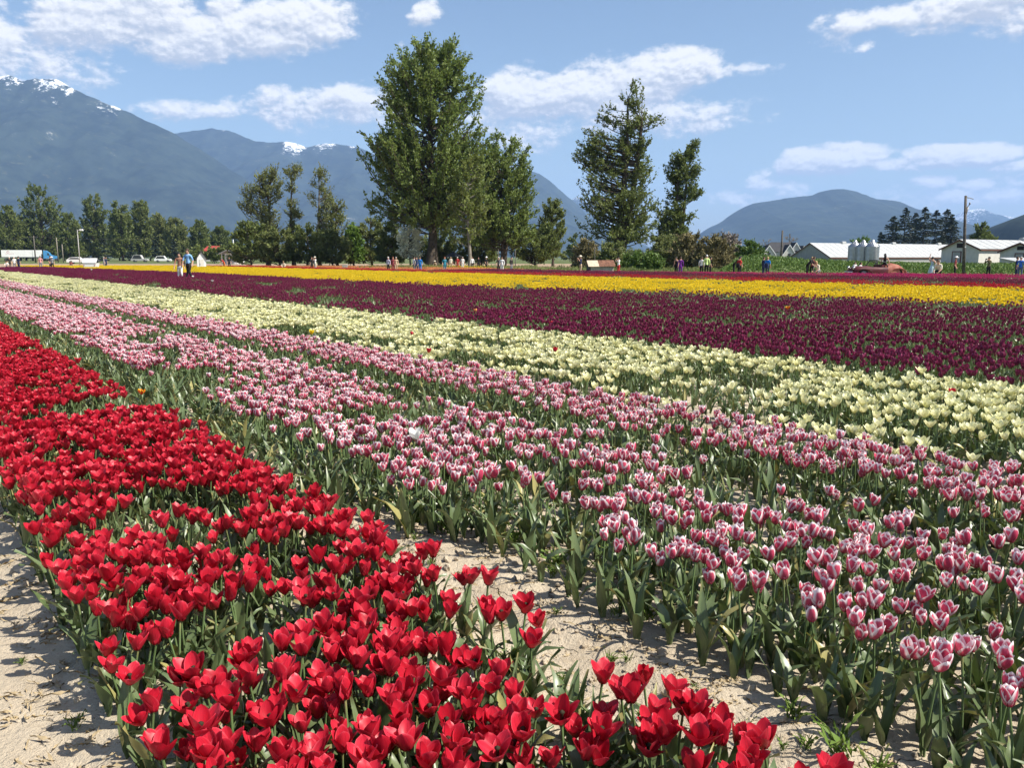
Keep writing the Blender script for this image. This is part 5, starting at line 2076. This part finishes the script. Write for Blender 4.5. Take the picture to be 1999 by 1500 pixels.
# bucket by the far tulips
d = 92
bo = MB().lathe([(0, .02), (.26, .02), (.33, .62), (.36, .64), (.30, .62), (.24, .08), (0, .07)], 18).build('bucket', MATS['truck_white'])
bo.location = (xat(673, d), d, .05)
tag(bo, 'white bucket standing among the far red tulips', 'bucket')

# ------------------------------------------------------------------ people
SKIN = mat('skin', (.52, .30, .21), .6, .05, 8.0, .3)
COLS = dict(blue=(.24, .45, .74), navy=(.03, .04, .09), white=(.84, .83, .80), brown=(.30, .15, .10), black=(.018, .018, .02), maroon=(.22, .045, .05), red=(.55, .05, .045), lime=(.62, .82, .30),
            purple=(.16, .03, .26), teal=(.04, .22, .30), bright_blue=(.02, .20, .62), pale_blue=(.45, .62, .66), grey=(.22, .22, .23), tan=(.48, .36, .24), olive=(.11, .11, .055), pink=(.62, .28, .27), cream=(.72, .66, .52),
            dark=(.045, .04, .04), lavender=(.52, .50, .62), denim=(.07, .10, .18), orange=(.66, .20, .06), royal=(.03, .13, .50))
HAIRC = dict(black=(.012, .010, .010), brown=(.06, .035, .02), grey=(.42, .40, .38), blonde=(.42, .29, .13), white=(.62, .60, .57), red=(.30, .09, .03))


def cloth(c):
    return mat('cloth_' + c, COLS[c], .85, .12, 7.0, .15, bump=.3, bscale=9)


def person(label, px, ytop, d, shirt, pants, hair='brown', face=0.0, pose='stand', sleeves='short', hat=None, skirt=None, longhair=False, base=0.0, height=None, bag=None):
    k = ppm(d)
    H_ = height or min(1.86, max(1.5, CAMH + (HOR - ytop) / k - base))
    s = H_ / 1.75
    J, E, Rr, tagj = {}, [], {}, {}

    def j(n, x, y, z, rx, ry=None, what='shirt'):
        J[n] = (x, y, z)
        Rr[n] = (rx, ry or rx)
        tagj[n] = what
    bend = {'bend': .75, 'crouch': .5}.get(pose, .04)
    hip = .93 if pose not in ('crouch', 'sit') else (.45 if pose == 'crouch' else .0)
    lo = 'pants'
    j('pel', 0, 0, hip, .13, .10, lo)
    sb, cb = math.sin(bend), math.cos(bend)

    def up(q, x=0.0, yo=0.0):
        return (x, -sb * q + yo, hip + cb * q)
    j('wst', *up(.16), .125, .095)
    j('chs', *up(.38), .155, .11)
    j('shc', *up(.50), .11, .085)
    j('nck', *up(.57), .055, .055, 'skin')
    j('hd1', *up(.66, 0, -.015), .075, .088, 'skin')
    j('hd2', *up(.74, 0, -.015), .082, .095, 'skin')
    j('hd3', *up(.81), .055, .065, 'skin')
    E += [('pel', 'wst'), ('wst', 'chs'), ('chs', 'shc'), ('shc', 'nck'), ('nck', 'hd1'), ('hd1', 'hd2'), ('hd2', 'hd3')]
    j('nose', J['hd1'][0], J['hd1'][1] - .10, J['hd1'][2] + .01, .014, .014, 'skin')
    E.append(('hd1', 'nose'))
    slv = 'shirt' if sleeves == 'long' else 'skin'
    usl = 'skin' if sleeves == 'none' else 'shirt'
    for sd, sn in ((-1, 'L'), (1, 'R')):
        sx, sy, sz = up(.475, sd * .185)
        j('sh' + sn, sx, sy, sz, .068, .068, usl)
        ap = pose
        if pose == 'photo' or (pose == 'armup' and sd > 0):
            if pose == 'armup':
                el, wr = (sx + sd * .10, sy - .06, sz + .25), (sx + sd * .04, sy - .08, sz + .50)
            else:
                el, wr = (sx + sd * .06, sy - .20, sz - .16), (sx - sd * .09, sy - .30, sz + .10)
        elif pose == 'sit':
            el, wr = (sx + sd * .10, sy + .10, sz - .24), (sx + sd * .16, sy + .02, sz - .46)
        elif pose in ('bend', 'crouch'):
            el, wr = (sx + sd * .05, sy - .10, sz - .26), (sx - sd * .02, sy - .26, sz - .40)
        elif pose == 'walk':
            el, wr = (sx + sd * .07, sy + sd * .08, sz - .27), (sx + sd * .10, sy + sd * .04 - .08, sz - .50)
        else:
            el, wr = (sx + sd * .06, sy + .03, sz - .27), (sx + sd * .07, sy - .07, sz - .50)
        j('el' + sn, *el, .047, .047, usl if sleeves != 'short' else 'shirt')
        j('wr' + sn, *wr, .032, .030, slv)
        E += [('shc', 'sh' + sn), ('sh' + sn, 'el' + sn), ('el' + sn, 'wr' + sn)]
        dv = Vector(wr) - Vector(el)
        dv.normalize()
        pm_ = Vector(wr) + dv * .06
        j('pa' + sn, *pm_, .042, .026, 'skin')
        E.append(('wr' + sn, 'pa' + sn))
        side = Vector((0, -1, 0)) if abs(dv.y) < .8 else Vector((1, 0, 0))
        for fi, (o_, ln) in enumerate(((-.03, .075), (-.01, .09), (.012, .085), (.032, .065))):
            fp = pm_ + side * o_ + dv * ln + Vector((-sd * .012, -.01, 0))
            j('f%d%s' % (fi, sn), *fp, .010, .010, 'skin')
            E.append(('pa' + sn, 'f%d%s' % (fi, sn)))
        tp_ = Vector(wr) + dv * .05 + side * .055
        j('th' + sn, *tp_, .011, .011, 'skin')
        E.append(('wr' + sn, 'th' + sn))
        # legs
        st = .16 * sd if pose == 'walk' else 0
        if pose == 'sit':
            pts = [(sd * .10, -.02, hip - .0), (sd * .12, -.42, hip - .02), (sd * .12, -.46, hip - .42), (sd * .12, -.60, hip - .46)]
        elif pose == 'crouch':
            pts = [(sd * .10, 0, hip), (sd * .14, -.36, hip + .05), (sd * .13, -.02, .08), (sd * .13, -.18, .035)]
        else:
            pts = [(sd * .095, 0, .90), (sd * .105, -.5 * st - .02, .50), (sd * .105, st * 1.2, .09), (sd * .115, st * 1.2 - .16, .035)]
        leg = 'skin' if pants == 'skin' else lo
        j('hp' + sn, *pts[0], .098, .098, lo if not skirt else 'shirt')
        j('kn' + sn, *pts[1], .062, .065, leg if not skirt else 'skin')
        j('an' + sn, *pts[2], .042, .045, leg if not skirt else 'skin')
        j('to' + sn, *pts[3], .036, .030, 'shoe')
        E += [('pel', 'hp' + sn), ('hp' + sn, 'kn' + sn), ('kn' + sn, 'an' + sn), ('an' + sn, 'to' + sn)]
    names = list(J)
    idx = {n_: i for i, n_ in enumerate(names)}
    me = bpy.data.meshes.new('tmp')
    me.from_pydata([J[n_] for n_ in names], [(idx[a], idx[b]) for a, b in E], [])
    ob = bpy.data.objects.new('tmp', me)
    COL.objects.link(ob)
    sk = ob.modifiers.new('skin', 'SKIN')
    sk.use_smooth_shade = True
    for i, n_ in enumerate(names):
        me.skin_vertices[0].data[i].radius = Rr[n_]
        me.skin_vertices[0].data[i].use_root = (n_ == 'pel')
    sub = ob.modifiers.new('sub', 'SUBSURF')
    sub.levels = sub.render_levels = 1
    PEND.append((ob, dict(label=label, px=px, d=d, s=s, J=J, names=names, E=E, tagj=tagj, shirt=shirt, pants=pants, hair=hair, face=face, hat=hat, skirt=skirt, longhair=longhair, base=base, bag=bag, pose=pose, hip=hip)))


PEND = []


def finish_people():
    dg = bpy.context.evaluated_depsgraph_get()
    dg.update()
    done = []
    for ob, q in PEND:
        done.append((bpy.data.meshes.new_from_object(ob.evaluated_get(dg)), q))
    for ob, q in PEND:
        m0 = ob.data
        bpy.data.objects.remove(ob)
        bpy.data.meshes.remove(m0)
    for me, q in done:
        J, s = q['J'], q['s']
        me.name = 'body'
        me.materials.clear()
        pants = q['pants'] if q['pants'] != 'skin' else 'tan'
        for m in (SKIN, cloth(q['shirt']), cloth(pants), MATS['black_rubber']):
            me.materials.append(m)
        code = {'skin': 0, 'shirt': 1, 'pants': 2, 'shoe': 3}
        segs = [(Vector(J[a]), Vector(J[b]), code[q['tagj'][b]]) for a, b in q['E']]
        for p in me.polygons:
            c = p.center
            bd, bi = 9, 0
            for a, b, mi_ in segs:
                ab = b - a
                tt = max(0, min(1, (c - a).dot(ab) / max(1e-6, ab.length_squared)))
                dd_ = (a + ab * tt - c).length
                if dd_ < bd:
                    bd, bi = dd_, mi_
            p.material_index = bi
            p.use_smooth = True
        t = empty('person', (xat(q['px'], q['d']), q['d'], q['base']), q['face'])
        t.scale = (s, s, s)
        tag(t, q['label'], 'person')
        link('body', me, t)
        # hair
        h1, h2 = Vector(J['hd1']), Vector(J['hd2'])
        hm = mat('hair_' + q['hair'], HAIRC[q['hair']], .6, .2, 20.0, .3)
        hb = MB()
        vs, fs = [], []
        nr, nc = 7, 12
        cen = h2 + Vector((0, .012, .0))
        for i in range(nr):
            th = math.pi * .5 * i / (nr - 1) * 1.25
            for kk in range(nc):
                ph = 2 * math.pi * kk / nc
                frt = max(0, -math.sin(ph))
                t2 = th * (1 - .42 * frt)
                rr_ = .108 + .004 * math.sin(5 * ph)
                vs.append(cen + Vector((rr_ * .92 * math.sin(t2) * math.cos(ph), rr_ * 1.08 * math.sin(t2) * math.sin(ph), rr_ * 1.1 * math.cos(t2))))
        for i in range(nr - 1):
            for kk in range(nc):
                fs.append((i * nc + kk, i * nc + (kk + 1) % nc, (i + 1) * nc + (kk + 1) % nc, (i + 1) * nc + kk))
        hb.poly(vs, fs, 0, True)
        if q['longhair']:
            b_ = h1 + Vector((0, .085, 0))
            hb.tube([b_ + Vector((0, -.02, .10)), b_ + Vector((0, .01, -.02)), b_ + Vector((0, .03, -.18)), b_ + Vector((0, .04, -.36))], [.085, .10, .095, .04], 10)
        hb.build('hair', hm, t)
        if q['hat']:
            c = h2 + Vector((0, -.005, .045))
            MB().lathe([(.20, -.01), (.19, .012), (.108, .014), (.106, .07), (.085, .115), (.0, .125)], 16, center=c).build('hat', cloth(q['hat']), t)
        if q['skirt']:
            hz_ = q['hip']
            prof = []
            for i in range(7):
                f = i / 6
                prof.append((.125 + .19 * f ** .9, hz_ + .12 - f * .62))
            MB().lathe(prof, 16, center=(0, 0, 0)).build('skirt', cloth(q['skirt']), t)
        if q['bag']:
            MB().extrude([(-.15, .78), (.15, .78), (.17, 1.05), (.1, 1.22), (-.1, 1.22), (-.17, 1.05)], 'y', .12, .26).build('backpack', cloth(q['bag']), t)
        if q['pose'] == 'photo':
            a, b = Vector(J['paL']), Vector(J['paR'])
            c = (a + b) / 2 + Vector((0, -.05, .03))
            MB().box(c.x - .08, c.x + .08, c.y - .02, c.y + .02, c.z - .045, c.z + .05).build('camera', MATS['roof_dark'], t)


P_ = person
P_('woman in a brown top and white trousers walking beside a man in blue', 350, 494, 49, 'brown', 'white', 'black', .1, 'walk', 'short', longhair=True)
P_('man in a light blue shirt and dark trousers walking beside a woman', 367, 486, 49, 'blue', 'dark', 'brown', -.25, 'walk', 'short', base=.10)
# left far
P_('person in white crouching at the left edge of the far field', 12, 506, 104, 'white', 'grey', 'black', .4, 'crouch')
P_('person in dark clothes behind the crouching one at the left edge', 18, 503, 108, 'dark', 'dark', 'white', .2)
P_('person in a white top next to one in navy at the left edge', 27, 503, 98, 'white', 'grey', 'white', .3)
P_('person in navy standing left of the truck cab', 35, 501, 98, 'navy', 'navy', 'black', 2.8)
P_('person in a pink top in front of the blue truck cab', 78, 500, 96, 'pink', 'grey', 'brown', .5, 'stand')
P_('person in dark clothes bending left of the white hat', 97, 500, 100, 'dark', 'black', 'black', 1.4)
P_('person with a white hat facing the field behind the truck', 101, 503, 97, 'grey', 'black', 'brown', .3, hat='white')
P_('person in dark red crouching left of the lamp pole', 136, 508, 110, 'maroon', 'dark', 'black', 1.0, 'crouch')
P_('person in grey right of the white cart', 202, 504, 106, 'grey', 'grey', 'grey', 1.8, sleeves='long')
P_('person in navy directly right of the one in grey', 206, 506, 108, 'navy', 'navy', 'black', 1.2)
P_('person in a red top left of the porch house', 437, 505, 104, 'red', 'orange', 'brown', -.6, 'bend')
P_('person in black with a light bag near the porch house', 447, 505, 103, 'black', 'black', 'black', .4, bag='cream')
P_('person in cream clothes sitting low among the far tulips', 553, 508, 96, 'cream', 'tan', 'blonde', .2, 'crouch', 'long')
P_('person in dark clothes beside one in white left of centre', 608, 507, 92, 'dark', 'black', 'brown', .8)
P_('person in white taking a photograph left of centre', 615, 504, 92, 'white', 'cream', 'brown', -.6, 'photo', hat='cream')
P_('white-haired person in a lavender top left of one in maroon', 758, 507, 80, 'lavender', 'dark', 'white', -.5, sleeves='long')
P_('person in a maroon top below the blossoming tree', 767, 504, 80, 'maroon', 'maroon', 'red', .2, sleeves='long')
P_('person in a tan top right of the one in maroon', 773, 508, 81, 'tan', 'tan', 'grey', .3)
P_('person in a white top left of two in blue', 808, 511, 83, 'white', 'grey', 'brown', 2.2)
P_('person in a navy jacket beside the bright blue jacket', 813, 510, 82, 'navy', 'navy', 'black', .4, sleeves='long')
P_('person in a bright blue jacket by the thick trunk', 820, 511, 80, 'bright_blue', 'bright_blue', 'brown', -.3, sleeves='long')
P_('person in a pale hat sitting left of the gazebo', 849, 513, 104, 'tan', 'olive', 'grey', 0, 'crouch', hat='cream')
P_('red-haired person in teal in front of the gazebo', 868, 514, 80, 'teal', 'teal', 'red', .3)
P_('person in cream left of the red shirt at the gazebo', 880, 514, 100, 'cream', 'tan', 'blonde', .2)
P_('person in a red shirt with white hair at the gazebo', 893, 508, 99, 'red', 'red', 'white', -.2)
P_('person in white right of the red shirt at the gazebo', 903, 511, 100, 'white', 'white', 'grey', .2)
P_('person in a white jacket beside black trousers right of the pale trunk', 922, 509, 98, 'white', 'black', 'brown', .4, sleeves='long')
P_('person all in black between the pale trunk and double trunks', 934, 508, 98, 'black', 'black', 'black', .1, sleeves='long')
P_('person in black with a white hat between the trunks', 949, 511, 96, 'black', 'black', 'brown', 1.0, hat='white')
P_('person in dark clothes beside a tall one in white', 973, 511, 78, 'dark', 'black', 'white', .6)
P_('person in a long white top in front of the double trunks', 980, 513, 77, 'white', 'white', 'brown', -.2, sleeves='long')
P_('person in dark patterned clothes right of the double trunks', 998, 507, 77, 'dark', 'grey', 'black', .9, sleeves='long')
# right, along the track
P_('man in a pale hat and navy shirt photographing left of the little shed', 1134, 500, 72, 'navy', 'tan', 'grey', -1.2, 'photo', hat='cream')
P_('woman in white shirt and red shorts photographing right of the little shed', 1208, 503, 71, 'white', 'red', 'black', -1.0, 'photo')
P_('person in black beside the purple jacket', 1321, 507, 68, 'black', 'black', 'black', -.8, 'stand', 'none')
P_('person in a purple jacket seen from behind', 1329, 502, 67, 'purple', 'purple', 'brown', 2.8, sleeves='long')
P_('person in a white top left of the lime jacket', 1370, 506, 67, 'white', 'black', 'brown', 2.6, sleeves='long')
P_('person in a lime yellow jacket', 1380, 498, 66, 'lime', 'black', 'white', 3.0, sleeves='long')
P_('person in black right behind the lime jacket', 1387, 506, 68, 'black', 'black', 'black', 1.5)
P_('person in black and olive leaning left of the red jacket', 1433, 500, 65.5, 'olive', 'black', 'black', 1.2, 'bend', 'long', height=1.75)
P_('person in a red top with black hair beside the leaning one', 1444, 502, 65, 'red', 'black', 'black', 2.2, bag='black')
P_('person in navy left of the turquoise top', 1491, 503, 64.5, 'navy', 'navy', 'brown', 1.8, sleeves='long')
P_('person in a turquoise blue top with fair hair', 1499, 502, 63.8, 'bright_blue', 'navy', 'blonde', 2.4, bag='navy')
P_('dark-haired person bending down left of the vintage car', 1577, 509, 63, 'dark', 'black', 'brown', .9, 'bend', height=1.7)
P_('person in brown behind the bending one', 1586, 509, 64, 'maroon', 'black', 'blonde', -.6)
P_('blonde person in pale clothes left of the vintage car', 1600, 512, 63, 'cream', 'grey', 'blonde', -1.0, 'crouch', height=1.75)
P_('child in white sitting at the front of the vintage car', 1670, 515, 61.5, 'white', 'white', 'brown', .2, 'sit', base=.60, height=1.15)
P_('black-haired passenger in white inside the vintage car', 1681, 511, 61.8, 'white', 'white', 'black', .6, 'sit', base=.52, height=1.25, longhair=True)
P_('long-haired woman in a black top sitting on the back of the vintage car', 1728, 494, 61.2, 'black', 'black', 'black', 2.95, 'sit', 'none', longhair=True, base=.98, height=1.6)
P_('woman in a pale blue dress raising one arm', 1821, 502, 60, 'pale_blue', 'skin', 'black', 2.4, 'armup', 'none', skirt='pale_blue', longhair=False)
P_('person in a cream top right of the pale blue dress', 1836, 507, 59.5, 'cream', 'black', 'brown', -.8, 'crouch', height=1.9)
P_('person in maroon with a white hat left of the tall pole', 1866, 506, 59.5, 'maroon', 'black', 'black', 1.0, 'stand', hat='white')
P_('person in dark olive clothes holding a camera right of the tall pole', 1932, 502, 58.8, 'olive', 'black', 'black', -1.1, 'photo', 'long')
P_('person in navy at the right edge behind the blue shirt', 1986, 505, 58, 'navy', 'navy', 'brown', 1.2)
P_('large person in a royal blue shirt at the right edge', 1994, 503, 57.5, 'royal', 'denim', 'grey', -.6, sleeves='short')
finish_people()

# camera tripod beside the pale blue dress
d = 59.6
t = empty('tripod', (xat(1829, d), d, 0))
tag(t, 'thin wooden tripod standing right of the pale blue dress', 'tripod')
for k in range(3):
    a = k * 2.1 + .4
    MB().tube([(.28 * math.cos(a), .28 * math.sin(a), 0), (0, 0, 1.25)], .025, 6).build('leg', MATS['tan_roof'], t)
MB().box(-.09, .09, -.07, .07, 1.25, 1.38).build('head', MATS['roof_dark'], t)

# ------------------------------------------------------------------ haze over the valley
hz = MB().box(-17000, 17000, -2500, 19500, -40.0, 1480.0)
m, N, out = new_mat('haze_air')
pv = N.n('ShaderNodeVolumePrincipled')
pv.inputs['Color'].default_value = (.38, .59, 1.0, 1)
pv.inputs['Density'].default_value = 6.4e-5
pv.inputs['Anisotropy'].default_value = 0.0
N.put(out.inputs['Volume'], pv.outputs[0])
hzo = hz.build('haze', m)
tag(hzo, kind='stuff')
